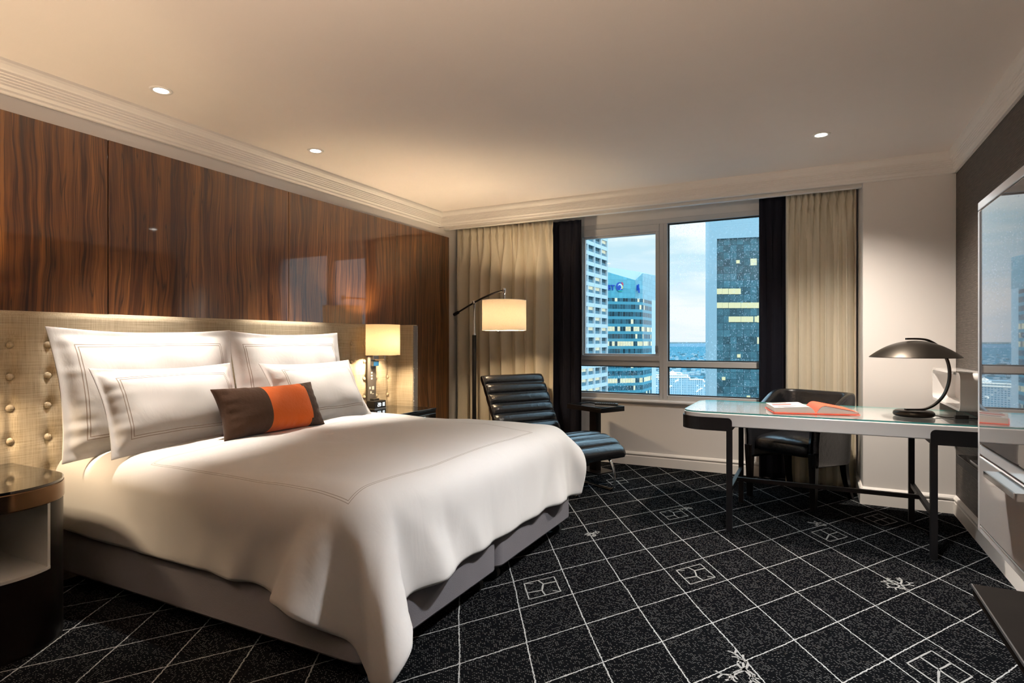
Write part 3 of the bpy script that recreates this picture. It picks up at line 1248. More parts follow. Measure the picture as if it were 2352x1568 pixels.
# ------------------------------------------------------------------ pillows
def pillow_mesh(w, h, t, seed, flange=0.0, ear=0.07, nu=56, nv=44, wr=1.5, band=None):
    b = B()
    fu, fv = flange / (w / 2), flange / (h / 2)

    def surf(side):
        def fn(a, c):
            u, v = a * 2 - 1, c * 2 - 1
            X = w / 2 * u * (1 - ear * (1 - v * v) * abs(u) ** 2)
            Y = h / 2 * v * (1 - ear * 1.3 * (1 - u * u) * abs(v) ** 2)
            uu = min(1, abs(u) / (1 - fu))
            vv = min(1, abs(v) / (1 - fv))
            T = t * max(0.0, 1 - uu ** 2.6) ** 0.62 * max(0.0, 1 - vv ** 2.6) ** 0.62
            e = max(abs(u), abs(v))
            wn = noise.noise(Vector((X * 5 + seed, Y * 5, side * 3.0))) * 0.012
            # short creases running in from the seams
            cr = 0.0
            eu, ev = 1 - abs(u), 1 - abs(v)
            cr += math.exp(-(eu / 0.22) ** 2) * noise.noise(Vector((seed + u, Y * 26, 1.0))) * 0.010
            cr += math.exp(-(ev / 0.22) ** 2) * noise.noise(Vector((seed + v, X * 26, 4.0))) * 0.010
            fade = smooth01(0.0, 0.12, min(eu, ev))
            k = min(1.0, T / 0.04)
            common = noise.noise(Vector((X * 7 + seed, Y * 7, 6.0))) * 0.006 + cr * 0.6
            Z = side * (T + 0.003) + (wn + cr) * wr * fade * side * k + common * (1 - k) * fade
            if e > 0.999:
                Z = 0.0
            Z += 0.012 * noise.noise(Vector((X * 3 + seed, Y * 3, 9.0)))
            return (X, Y, Z)
        return fn

    for side in (1, -1):
        b.grid(surf(side), nu, nv, uvfn=lambda a, c: ((a - 0.5) * w, (c - 0.5) * h))
    me = b.mesh('pillow')
    bm = bmesh.new()
    bm.from_mesh(me)
    bmesh.ops.remove_doubles(bm, verts=bm.verts, dist=0.0004)
    bmesh.ops.recalc_face_normals(bm, faces=bm.faces)
    if band:
        for f in bm.faces:
            x = f.calc_center_median().x
            f.material_index = 1 if band[0] < x < band[1] else 0
    bm.to_mesh(me)
    bm.free()
    return me


def lean_matrix(c, alpha, yaw=0.0, roll=0.0):
    a = math.radians(alpha)
    ex, ey, ez = Vector((0, 1, 0)), Vector((-math.sin(a), 0, math.cos(a))), Vector((math.cos(a), 0, math.sin(a)))
    R = Matrix((ex, ey, ez)).transposed()
    R = Matrix.Rotation(math.radians(yaw), 3, 'Z') @ R @ Matrix.Rotation(math.radians(roll), 3, 'Z')
    return Matrix.Translation(c) @ R.to_4x4()


def pillow(name, label, cat, w, h, t, c, alpha, seed, mats, flange=0.0, ear=0.07, yaw=0, roll=0, group=None, band=None, wr=1.5):
    me = pillow_mesh(w, h, t, seed, flange, ear, band=band, wr=wr)
    me.transform(lean_matrix(c, alpha, yaw, roll))
    o = obj(name, me, mats, smooth=True, sub=1)
    return tag(o, label, cat, group)


def rect_in(w, h, mx, my=None):
    my = mx if my is None else my
    return (-w / 2 + mx, w / 2 - mx, -h / 2 + my, h / 2 - my)


M['sham_big'] = stitched('white_sham_cotton', [rect_in(1.0, 0.66, 0.105, 0.095)], 0.0042, 0.013, COTTON, 9.0, 0.12)
M['sham_small'] = stitched('white_pillow_cotton', [rect_in(0.76, 0.46, 0.085, 0.075)], 0.0036, 0.011, COTTON, 9.0, 0.12)
GP = 'white stitched pillows on the bed'
pillow('pillow', 'large white stitched pillow against the headboard nearest the round-cornered nightstand', 'pillow', 1.0, 0.66, 0.085, (-3.115, 1.945, 0.955), 13, 1.0, M['sham_big'], 0.05, 0.06, group=GP)
pillow('pillow', 'large white stitched pillow against the headboard nearest the lit reading lamp', 'pillow', 0.98, 0.66, 0.085, (-3.13, 2.885, 0.950), 12, 5.0, M['sham_big'], 0.05, 0.06, group=GP)
pillow('pillow', 'smaller white stitched pillow leaning in front, behind the brown end of the bolster', 'pillow', 0.76, 0.46, 0.095, (-2.905, 1.915, 0.870), 24, 9.0, M['sham_small'], 0.03, 0.07, group=GP)
pillow('pillow', 'smaller white stitched pillow leaning in front, behind the orange end of the bolster', 'pillow', 0.80, 0.47, 0.095, (-2.905, 2.895, 0.865), 30, 13.0, M['sham_small'], 0.03, 0.07, group=GP)
pillow('bolster_cushion', 'small brown suede cushion with an orange velvet band, in front of the white pillows', 'cushion', 0.70, 0.29, 0.095, (-2.705, 2.335, 0.822), 24, 17.0, [M['velvet_brown'], M['velvet_orange']], 0.0, 0.09, yaw=0, band=(-0.085, 0.215), wr=1.3)

# ------------------------------------------------------------------ nightstands
NZ = 0.640
ns = thing('nightstand', 'nightstand with rounded corners, bronze rim, glass top and white open niche', 'nightstand', (-2.98, 1.12, 0))
NY0, NY1, NX0, NX1 = 0.86, 1.372, -3.298, -2.655
foot = rrect(NX0, NX1, NY0, NY1, (0.02, 0.25, 0.25, 0.02), 14)
inset = lambda d: rrect(NX0 + d, NX1 - d, NY0 + d, NY1 - d, (0.015, 0.25 - d, 0.25 - d, 0.015), 14)
obj('base', B().prism(inset(0.004), 0.0, 0.30), M['dark_wood'], ns, smooth=True, angle=40)
obj('rim', B().prism(foot, 0.560, 0.630), M['bronze'], ns, smooth=True, angle=40, bevel=0.004)
gt = obj('glass_top', B().prism(inset(0.003), 0.6305, NZ), M['black_gloss'], ns, smooth=True, angle=40)
gt['label'] = 'reflective glass top'
# niche: floor, back, side linings in white, dark outer posts
NI0, NI1 = 0.93, 1.235


def clip_poly(poly, y0, y1):
    def cut(poly, f):
        out = []
        for i in range(len(poly)):
            a, c = poly[i], poly[(i + 1) % len(poly)]
            fa, fc = f(a), f(c)
            if fa >= 0:
                out.append(a)
            if fa * fc < 0:
                s = fa / (fa - fc)
                out.append((a[0] + (c[0] - a[0]) * s, a[1] + (c[1] - a[1]) * s))
        return out
    poly = cut(poly, lambda p: p[1] - y0)
    return cut(poly, lambda p: y1 - p[1])


obj('side_post', B().prism(clip_poly(inset(0.004), NI1 + 0.012, 9), 0.30, 0.56), M['dark_wood'], ns, smooth=True, angle=40)
obj('side_post', B().prism(clip_poly(inset(0.004), -9, NI0 - 0.012), 0.30, 0.56), M['dark_wood'], ns, smooth=True, angle=40)
b = B()
b.prism(clip_poly(inset(0.002), NI0 - 0.012, NI1 + 0.012), 0.30, 0.312)
b.prism(clip_poly(inset(0.003), NI1, NI1 + 0.012), 0.312, 0.56)
b.prism(clip_poly(inset(0.003), NI0 - 0.012, NI0), 0.312, 0.56)
b.box(NX0 + 0.01, NX0 + 0.03, NI0, NI1, 0.312, 0.56)
obj('niche', b, M['lacquer_niche'], ns)

ns2 = thing('nightstand', 'black rectangular nightstand with clock on it beside the headboard wing', 'nightstand', (-3.07, 3.86, 0))
QX0, QX1, QY0, QY1 = -3.30, -2.83, 3.60, 4.14
obj('carcass', B().box(QX0, QX1, QY0, QY1, 0.06, 0.626), M['dark_wood'], ns2, bevel=0.003)
g2 = obj('glass_top', B().box(QX0, QX1 + 0.002, QY0, QY1 + 0.002, 0.6265, NZ), M['black_gloss'], ns2, bevel=0.002)
g2['label'] = 'reflective black glass top'
for (z0, z1) in ((0.36, 0.60), (0.09, 0.345)):
    dr = obj('drawer', B().box(QX1, QX1 + 0.016, QY0 + 0.025, QY1 - 0.025, z0, z1), M['black_gloss'], ns2, bevel=0.002)
    obj('handle', B().box(QX1 + 0.016, QX1 + 0.034, 3.80, 3.94, z1 - 0.022, z1 - 0.012), M['chrome'], dr, bevel=0.002)
obj('plinth', B().box(QX0 + 0.03, QX1 - 0.03, QY0 + 0.03, QY1 - 0.03, 0.0, 0.06), M['black_metal'], ns2)

# clock radio
ck = thing('alarm_clock', 'small black alarm clock showing 20:10 on the black nightstand', 'clock', (-3.25, 3.876, NZ))
cxa, cxb, cya, cyb = -3.292, -3.205, 3.800, 3.946
obj('body', B().prism(rrect(cxa, cxb, cya, cyb, 0.006, 4), NZ + 0.006, NZ + 0.066), M['black_plastic'], ck, smooth=True, angle=40, bevel=0.002)
obj('foot_band', B().box(cxa + 0.003, cxb + 0.001, cya - 0.001, cyb + 0.001, NZ + 0.0005, NZ + 0.006), M['steel'], ck)
obj('dock', B().box(-3.285, -3.245, 3.835, 3.905, NZ + 0.066, NZ + 0.082), M['black_plastic'], ck, bevel=0.002)
SEG = {'0': 'abcdef', '1': 'bc', '2': 'abged', ':': ''}
b = B()
yc = 3.838
dw, dh, th = 0.0135, 0.030, 0.0034
for chx in '20:10':
    zb_ = NZ + 0.020
    if chx == ':':
        b.box(cxb, cxb + 0.0012, yc, yc + th, zb_ + 0.007, zb_ + 0.011)
        b.box(cxb, cxb + 0.0012, yc, yc + th, zb_ + 0.019, zb_ + 0.023)
        yc += th + 0.007
        continue
    for sgm in SEG[chx]:
        y0s, y1s, z0s, z1s = {'a': (0, dw, dh - th, dh), 'g': (0, dw, dh / 2 - th / 2, dh / 2 + th / 2), 'd': (0, dw, 0, th),
                              'f': (0, th, dh / 2, dh), 'b': (dw - th, dw, dh / 2, dh), 'e': (0, th, 0, dh / 2), 'c': (dw - th, dw, 0, dh / 2)}[sgm]
        b.box(cxb, cxb + 0.0012, yc + y0s, yc + y1s, zb_ + z0s, zb_ + z1s)
    yc += dw + 0.0075
obj('display', b, M['digit_glow'], ck)
b = B().tube(catmull([(-3.27, 3.80, NZ + 0.012), (-3.275, 3.77, NZ + 0.02), (-3.28, 3.76, NZ + 0.004), (-3.285, 3.72, NZ + 0.003)], 6), 0.0025, 6)
obj('cord', b, M['black_plastic'], ck, smooth=True)


# ------------------------------------------------------------------ reading lamps fixed to the headboard
def bed_lamp(yc, lab):
    y_pl = yc + 0.044
    r = thing('reading_lamp', lab, 'lamp', (HX, y_pl, 0.85), 'reading lamps on the headboard')
    obj('switch_panel', B().box(HX + 0.003, HX + 0.016, y_pl - 0.052, y_pl + 0.052, 0.705, 1.085), M['panel_grey'], r, bevel=0.002)
    # switch symbols
    for (dy, z, w_, h_) in ((-0.004, 0.930, 0.020, 0.014), (-0.004, 0.905, 0.020, 0.014), (-0.004, 0.880, 0.020, 0.016), (-0.026, 0.800, 0.018, 0.020), (0.012, 0.792, 0.026, 0.030), (-0.014, 0.762, 0.018, 0.020), (0.012, 0.757, 0.024, 0.005)):
        b = B().box(HX + 0.016, HX + 0.0185, y_pl + dy - w_ / 2, y_pl + dy + w_ / 2, z, z + h_)
        obj('switch', b, M['paper'], r, bevel=0.001)
    b = B().box(HX + 0.016, HX + 0.050, y_pl - 0.020, y_pl + 0.048, 0.992, 1.034)
    b.box(HX + 0.016, HX + 0.050, y_pl - 0.020, y_pl + 0.048, 1.046, 1.10)
    obj('mount_block', b, M['chrome'], r, bevel=0.003)
    b = B().box(HX + 0.05, HX + 0.155, y_pl - 0.006, y_pl + 0.006, 1.040, 1.052)
    b.box(HX + 0.143, HX + 0.155, y_pl - 0.006, y_pl + 0.006, 1.052, 1.15)
    obj('arm', b, M['chrome'], r, bevel=0.002)
    cx, cz0, cz1 = -3.150, 1.088, 1.338

    def fn(a, c):
        an = 2 * PI * a
        # oval drum
        return (cx + 0.125 * math.cos(an), yc + 0.158 * math.sin(an), cz0 + (cz1 - cz0) * c)
    b = B().grid(fn, 56, 4, closeu=True)
    obj('lamp_shade', b, M['shade_small'], r, smooth=True)
    obj('bulb', B().sphere((cx, yc, 1.20), 0.020, 16, 10), M['bulb_glow'], r, smooth=True)
    hold(point('reading_lamp_light', (cx, yc, 1.20), P_BED, WARM, 0.045), r)


bed_lamp(3.838, 'headboard reading lamp with cream drum shade above the alarm clock')
bed_lamp(1.00, 'headboard reading lamp with cream drum shade above the round-cornered nightstand')

# ------------------------------------------------------------------ floor lamp
fl = thing('floor_lamp', 'black and chrome floor lamp with tilted arm and cream drum shade before the cream curtain', 'lamp', (-2.942, 4.96, 0))
px_, py_ = -2.942, 4.96
obj('base', B().lathe((px_, py_, 0), [(0.14, 0.0), (0.14, 0.016), (0.13, 0.022), (0.02, 0.026)], 40), M['black_metal'], fl, smooth=True, angle=40)
obj('pole', B().lathe((px_, py_, 0), [(0.020, 0.024), (0.020, 1.262)], 24), M['black_metal'], fl, smooth=True, angle=40)
obj('upper_pole', B().lathe((px_, py_, 0), [(0.016, 1.262), (0.013, 1.275), (0.0095, 1.285), (0.0095, 1.565)], 18), M['chrome'], fl, smooth=True, angle=60)
jb = Vector((px_, py_, 1.581))
tip = Vector((-2.443, 4.640, 1.655))
bk = Vector((-3.325, 5.205, 1.483))
obj('joint', B().sphere(jb, 0.021, 20, 12), M['chrome'], fl, smooth=True)
arm_pts = [bk + (jb - bk) * 0.18, jb, jb + (tip - jb) * 0.35 + Vector((0, 0, 0.012)), jb + (tip - jb) * 0.7 + Vector((0, 0, 0.012)), tip]
obj('arm', B().tube(catmull(arm_pts, 6), 0.0085, 10), M['black_metal'], fl, smooth=True, angle=60)
cwd = (jb - bk).normalized()
obj('counterweight', B().tube([bk - cwd * 0.012, bk - cwd * 0.006, bk + cwd * 0.085, bk + cwd * 0.092], [0.008, 0.017, 0.017, 0.008], 14), M['black_metal'], fl, smooth=True, angle=50)
b = B().lathe((tip.x, tip.y, 0), [(0.012, 1.640), (0.014, 1.650), (0.014, 1.672), (0.010, 1.676)], 14)
b.lathe((tip.x, tip.y, 0), [(0.0075, 1.50), (0.0075, 1.640)], 12)
b.tube([tip + Vector((0.016 * math.cos(a), 0, 0.016 * math.sin(a) - 0.016)) for a in [2 * PI * k / 16 for k in range(16)]], 0.003, 6, closed=True)
obj('hanger', b, M['chrome'], fl, smooth=True, angle=60)
SR, SZ0, SZ1 = 0.196, 1.300, 1.566
obj('lamp_shade', B().grid(lambda a, c: (tip.x + SR * math.cos(2 * PI * a), tip.y + SR * math.sin(2 * PI * a), SZ0 + (SZ1 - SZ0) * c), 64, 3, closeu=True), M['shade'], fl, smooth=True)
b = B().lathe((tip.x, tip.y, 0), [(0.012, 1.548), (0.012, 1.556)], 12)
for k in range(3):
    a = 2 * PI * k / 3 + 0.4
    b.tube([(tip.x, tip.y, 1.552), (tip.x + SR * math.cos(a), tip.y + SR * math.sin(a), 1.556)], 0.002, 6)
obj('shade_spider', b, M['trim'], fl, smooth=True, angle=60)
for zz in (SZ0, SZ1):
    b = B().tube([(tip.x + SR * math.cos(2 * PI * k / 48), tip.y + SR * math.sin(2 * PI * k / 48), zz) for k in range(48)], 0.0022, 6, closed=True)
    obj('shade_ring', b, M['trim'], fl, smooth=True)
for k in range(3):
    a = 2 * PI * k / 3 + 0.4
    b = B().sphere((tip.x + 0.13 * math.cos(a), tip.y + 0.13 * math.sin(a), SZ0 - 0.006), 0.005, 8, 6)
    obj('diffuser_screw', b, M['chrome'], fl, smooth=True)
obj('bulb', B().sphere((tip.x, tip.y, 1.43), 0.020, 16, 10), M['bulb_glow'], fl, smooth=True)
hold(point('floor_lamp_light', (tip.x, tip.y, 1.43), P_FLOOR, WARM, 0.045), fl)

# ------------------------------------------------------------------ leather lounge chair
TH_C = math.atan2(-0.46, 0.887)
CO = Vector((-2.480, 4.920, 0))
CXf = Vector((math.cos(TH_C), math.sin(TH_C), 0))
CYf = Vector((-math.sin(TH_C), math.cos(TH_C), 0))


def cw(s, l, z):
    return CO + CXf * s + CYf * l + Vector((0, 0, z))


ch = thing('lounge_chair', 'black channel-tufted leather lounge chair on chrome frame below the floor lamp', 'lounge chair', (-2.0, 4.78, 0))
path2 = catmull([(-0.055, 0, 0.885), (0.0, 0, 0.80), (0.10, 0, 0.615), (0.19, 0, 0.455), (0.28, 0, 0.345), (0.40, 0, 0.320), (0.55, 0, 0.350), (0.74, 0, 0.382), (0.92, 0, 0.368), (1.03, 0, 0.318), (1.075, 0, 0.250)], 26)
cum = [0.0]
for i in range(1, len(path2)):
    cum.append(cum[-1] + (path2[i] - path2[i - 1]).length)
CL = cum[-1]
NCH = 15
HWC = 0.345


def chair_pt(a, c):
    L = a * CL
    i = min(len(path2) - 2, max(0, next((k for k in range(len(cum) - 1) if cum[k + 1] >= L), len(path2) - 2)))
    f = (L - cum[i]) / max(1e-9, cum[i + 1] - cum[i])
    p = path2[i].lerp(path2[i + 1], f)
    i0, i1 = max(0, i - 3), min(len(path2) - 1, i + 4)
    tg = (path2[i1] - path2[i0]).normalized()
    nrm = Vector((-tg.z, 0, tg.x))
    if nrm.dot(Vector((1, 0, 1))) < 0:
        nrm = -nrm
    ph = (a * NCH) % 1.0
    roll = abs(math.sin(PI * ph)) ** 0.5
    endf = min(1.0, min(L, CL - L) / 0.04)
    endf = math.sqrt(max(0.0, 1 - (1 - endf) ** 2))
    tf = (0.026 + 0.026 * roll) * endf          # front half thickness
    tb = 0.045 * endf
    an = 2 * PI * c
    ca, sa = math.cos(an), math.sin(an)
    l = HWC * math.copysign(abs(ca) ** 0.22, ca) * (0.985 + 0.015 * roll)
    e = math.copysign(abs(sa) ** 0.55, sa)
    wr = 0.004 * noise.noise(Vector((l * 9, a * 60, 2.0)))
    n_ = e * (tf if e > 0 else tb) + (wr if e > 0 else 0)
    q = p + nrm * n_
    return tuple(cw(q.x, l, q.z))


b = B().grid(chair_pt, NCH * 12, 48, closev=True)
obj('seat', b, M['leather'], ch, smooth=True)
# piping along both edges
for sd in (-1, 1):
    pts = []
    for k in range(0, 121):
        a = k / 120
        pts.append(chair_pt(0.01 + 0.98 * a, 0.035 if sd > 0 else 0.465))
    obj('piping', B().tube(pts, 0.005, 6), M['leather'], ch, smooth=True)
for sd in (-1, 1):
    l = 0.185 * sd + 0.0
    pr = [(0.955, 0.300), (1.01, 0.275), (1.065, 0.235), (1.100, 0.170), (1.115, 0.09), (1.112, 0.040), (1.085, 0.012), (1.03, 0.007), (0.80, 0.007), (0.50, 0.007), (0.25, 0.007), (0.12, 0.012), (0.06, 0.035), (0.055, 0.09), (0.10, 0.25), (0.16, 0.40)]
    pts = [cw(s, l, z) for s, z in catmull([Vector((s, 0, z)) for s, z in pr], 5) for s, z in [(s, z)]] if False else [cw(v_.x, l, v_.z) for v_ in catmull([(s, 0, z) for s, z in pr], 5)]
    obj('frame_rail', B().tube(pts, 0.012, flat=(0.034, 0.010), up=tuple(CYf.cross(Vector((1, 0, 0))))) if False else B().tube(pts, 0.011, 10), M['chrome'], ch, smooth=True)
for (s, z) in ((0.95, 0.29), (0.45, 0.262)):
    obj('cross_bar', B().tube([cw(s, -0.19, z), cw(s, 0.19, z)], 0.010, 10), M['chrome'], ch, smooth=True)

# ------------------------------------------------------------------ side table and remote
TC = Vector((-1.79, 5.215, 0))
TX, TY = CXf, CYf


def tw(a, l, z):
    p = TC + TX * a + TY * l
    return (p.x, p.y, z)


def orient_prism(poly, z0, z1, f):
    return B().prism(poly, z0, z1, T=lambda x, y, z: f(x, y, z))


st = thing('side_table', 'small black pedestal side table with glass top below the window', 'side table', (TC.x, TC.y, 0))
TZ = 0.612
b = orient_prism(rrect(-0.235, 0.235, -0.148, 0.148, 0.012, 4), TZ - 0.045, TZ - 0.012, tw)
obj('tray', b, M['dark_wood'], st, smooth=True, angle=40, bevel=0.002)
rimo, rimi = rrect(-0.235, 0.235, -0.148, 0.148, 0.012, 4), rrect(-0.222, 0.222, -0.135, 0.135, 0.006, 4)
b = B()
n = len(rimo)
vs = [tw(*p, TZ - 0.012) for p in rimo] + [tw(*p, TZ - 0.012) for p in rimi] + [tw(*p, TZ) for p in rimo] + [tw(*p, TZ) for p in rimi]
fs = []
for i in range(n):
    j = (i + 1) % n
    fs += [(i, j, 2 * n + j, 2 * n + i), (n + j, n + i, 3 * n + i, 3 * n + j), (2 * n + i, 2 * n + j, 3 * n + j, 3 * n + i), (j, i, n + i, n + j)]
b.add(vs, fs)
obj('rim', b, M['dark_wood'], st)
obj('glass_inset', orient_prism(rimi, TZ - 0.0118, TZ - 0.006, tw), M['black_gloss'], st)
b = orient_prism(rrect(-0.047, 0.047, -0.03, 0.03, 0.004, 3), 0.012, TZ - 0.045, tw)
obj('column', b, M['dark_wood'], st, smooth=True, angle=40)
obj('foot', orient_prism(rrect(-0.15, 0.15, -0.11, 0.11, 0.006, 3), 0.0, 0.012, tw), M['dark_wood'], st, bevel=0.002)
rm = thing('remote_control', 'black remote control lying on the side table', 'remote control', tw(0.09, 0.06, TZ))


def rw(a, l, z):
    ca, sa = math.cos(0.55), math.sin(0.55)
    return tw(0.10 + a * ca - l * sa, 0.045 + a * sa + l * ca, z)


obj('body', orient_prism(rrect(-0.105, 0.105, -0.025, 0.025, 0.008, 4), TZ + 0.001, TZ + 0.022, rw), M['black_plastic'], rm, smooth=True, angle=40, bevel=0.003)
for i in range(9):
    for j in range(3):
        b = orient_prism(rrect(-0.088 + i * 0.020, -0.078 + i * 0.020, -0.017 + j * 0.0135, -0.008 + j * 0.0135, 0.002, 2), TZ + 0.022, TZ + 0.0245, rw)
        obj('button', b, M['rubber'], rm)

# ------------------------------------------------------------------ desk
DZ = 0.750
dk = thing('desk', 'long white desk with rounded end, glass sheet and black metal legs', 'desk', (0.06, 4.335, 0))
KX0, KX1, KY0, KY1 = -0.765, 0.880, 3.935, 4.745
obj('desk_top', B().prism(rrect(KX0, KX1, KY0, KY1, (0.14, 0.02, 0.02, 0.14), 12), 0.660, 0.741), M['lacquer'], dk, smooth=True, angle=40, bevel=0.006, seg=3)
gp = rrect(KX0 + 0.004, KX1 - 0.004, KY0 + 0.004, KY1 - 0.004, (0.136, 0.018, 0.018, 0.136), 12)
b = B()
n = len(gp)
b.add([(p[0], p[1], 0.7415) for p in gp] + [(p[0], p[1], DZ) for p in gp], [tuple(range(n, 2 * n))])
b.cur = 1
b.add([(p[0], p[1], 0.7415) for p in gp] + [(p[0], p[1], DZ) for p in gp], [(i, (i + 1) % n, n + (i + 1) % n, n + i) for i in range(n)])
gs = obj('glass_sheet', b, [M['table_glass'], M['glass_edge']], dk)
gs['label'] = 'clear glass sheet with green edge'


def bracket(side):
    """black band wrapped round one end of the desk"""
    o = 0.004
    if side < 0:
        outer = rrect(KX0 - o, -0.447, KY0 - o, KY1 + o, (0.144, 0.001, 0.001, 0.144), 12)
        keep = [p for p in outer]
        # open path: from front-right corner round the end to the back-right corner
        pth = [(-0.447, KY0 - o)] + [(KX0 - o + 0.144 - 0.144 * math.sin(a), KY0 - o + 0.144 - 0.144 * math.cos(a)) for a in [k * PI / 24 for k in range(13)]] \
            + [(KX0 - o + 0.144 - 0.144 * math.cos(a), KY1 + o - 0.144 + 0.144 * math.sin(a)) for a in [k * PI / 24 for k in range(13)]] + [(-0.447, KY1 + o)]
    else:
        pth = [(0.584, KY0 - o), (KX1 + 0.002, KY0 - o), (KX1 + 0.002, KY1 + o), (0.584, KY1 + o)]
    b = B()
    # wall with a rounded top corner at both free ends
    L = [0.0]
    for i in range(1, len(pth)):
        L.append(L[-1] + math.hypot(pth[i][0] - pth[i - 1][0], pth[i][1] - pth[i - 1][1]))
    T = L[-1]
    ss = sorted(set([0.0, 0.002, 0.005, 0.009, 0.014, 0.02, 0.026] + [T - q for q in (0.0, 0.002, 0.005, 0.009, 0.014, 0.02, 0.026)] + L))
    vs = []
    r = 0.026
    for s in ss:
        i = max(k for k in range(len(L)) if L[k] <= s + 1e-9)
        i = min(i, len(L) - 2)
        f = (s - L[i]) / (L[i + 1] - L[i])
        x = pth[i][0] + (pth[i + 1][0] - pth[i][0]) * f
        y = pth[i][1] + (pth[i + 1][1] - pth[i][1]) * f
        e = min(s, T - s)
        zt = 0.715 - (r - math.sqrt(max(0, r * r - (r - e) ** 2)) if e < r else 0)
        vs += [(x, y, 0.632), (x, y, zt)]
    fs = [(2 * i, 2 * i + 2, 2 * i + 3, 2 * i + 1) for i in range(len(ss) - 1)]
    b.add(vs, fs)
    cx = sum(p[0] for p in pth) / len(pth)
    o_ = obj('end_bracket', b, M['black_metal'], dk)
    md = o_.modifiers.new('solid', 'SOLIDIFY')
    md.thickness = 0.008
    md.offset = 0
    # plate under the top
    if side < 0:
        obj('end_plate', B().prism(clip_x(rrect(KX0, -0.3, KY0, KY1, (0.14, 0, 0, 0.14), 12), -9, -0.449), 0.634, 0.657), M['black_metal'], dk)
    else:
        obj('end_plate', B().box(0.586, KX1, KY0, KY1, 0.634, 0.657), M['black_metal'], dk)


def clip_x(poly, x0, x1):
    q = clip_poly([(p[1], p[0]) for p in poly], x0, x1)
    return [(p[1], p[0]) for p in q]


bracket(-1)
bracket(1)
LW = 0.034
for (x, y) in ((-0.464, KY0 + 0.013), (-0.472, KY1 - 0.020), (0.601, KY0 + 0.013), (0.592, KY1 - 0.055)):
    obj('leg', B().box(x - LW / 2, x + LW / 2, y - LW / 2, y + LW / 2, 0.0, 0.634), M['black_metal'], dk, bevel=0.002)
for (x) in (-0.468, 0.597):
    obj('side_stretcher', B().box(x - 0.013, x + 0.013, KY0 + 0.03, KY1 - 0.04, 0.236, 0.262), M['black_metal'], dk, bevel=0.0015)
obj('long_stretcher', B().box(-0.455, 0.584, 4.325, 4.351, 0.236, 0.262), M['black_metal'], dk, bevel=0.0015)

# ------------------------------------------------------------------ desk chair
th = math.radians(-29)
DC = Vector((-0.083, 5.030, 0))


def dcw(x, y, z):
    return (DC.x + x * math.cos(th) - y * math.sin(th), DC.y + x * math.sin(th) + y * math.cos(th), z)


dc = thing('desk_chair', 'black leather tub chair tucked behind the white desk', 'chair', (DC.x, DC.y, 0))
CW, CD = 0.275, 0.285       # half width / half depth


def seat_fn(a, c):
    # superellipsoid cushion, domed on top
    an, bn = 2 * PI * a, -PI / 2 + PI * c
    e = 0.25
    f = lambda w, m: math.copysign(abs(w) ** m, w)
    cx_ = f(math.cos(bn), 0.35) * f(math.cos(an), e) * (CW - 0.045)
    cy_ = f(math.cos(bn), 0.35) * f(math.sin(an), e) * (CD - 0.03) - 0.01
    sz = f(math.sin(bn), 0.6)
    dome = 0.025 * (1 - (cx_ / CW) ** 2) * (1 - (cy_ / CD) ** 2)
    cz = 0.415 + sz * 0.065 + (dome if sz > 0 else 0)
    return dcw(cx_, cy_, cz)


obj('seat', B().grid(seat_fn, 64, 32, closeu=True), M['leather'], dc, smooth=True)


def tub(a):
    """plan of the wrap-round back, from front right along the back to front left: x, y, outward normal"""
    Ls = 2 * CD - 0.13
    R = 0.13
    W2 = 2 * CW - 2 * R
    q = PI * R / 2
    T = 2 * Ls + 2 * q + W2
    s = a * T
    if s < Ls:
        return (CW, -CD + s), (1, 0), T
    s -= Ls
    if s < q:
        g = s / R
        return (CW - R + R * math.cos(g), CD - R + R * math.sin(g)), (math.cos(g), math.sin(g)), T
    s -= q
    if s < W2:
        return (CW - R - s, CD), (0, 1), T
    s -= W2
    if s < q:
        g = PI / 2 + s / R
        return (-CW + R + R * math.cos(g), CD - R + R * math.sin(g)), (math.cos(g), math.sin(g)), T
    s -= q
    return (-CW, CD - R - s), (-1, 0), T


def tub_fn(a, c):
    (x, y), nr, T = tub(a)
    back = smooth01(-CD, CD * 0.72, y)
    ztop = 0.635 + 0.175 * back ** 1.2
    # lower edge arches up between the legs
    zb = 0.30 - 0.02 * back
    thk = 0.034
    # closed cross-section ring
    an = 2 * PI * c
    ca, sa = math.cos(an), math.sin(an)
    zc_, hz_ = (ztop + zb) / 2, (ztop - zb) / 2
    z = zc_ + hz_ * math.copysign(abs(sa) ** 0.22, sa)
    off = thk * math.copysign(abs(ca) ** 0.5, ca)
    flare = 0.035 * smooth01(0.45, 0.82, z)
    ends = min(a, 1 - a) / 0.012
    if ends < 1:
        off *= math.sqrt(max(0.05, 1 - (1 - ends) ** 2))
    return dcw(x + nr[0] * (off - 0.02 + flare), y + nr[1] * (off - 0.02 + flare), z)


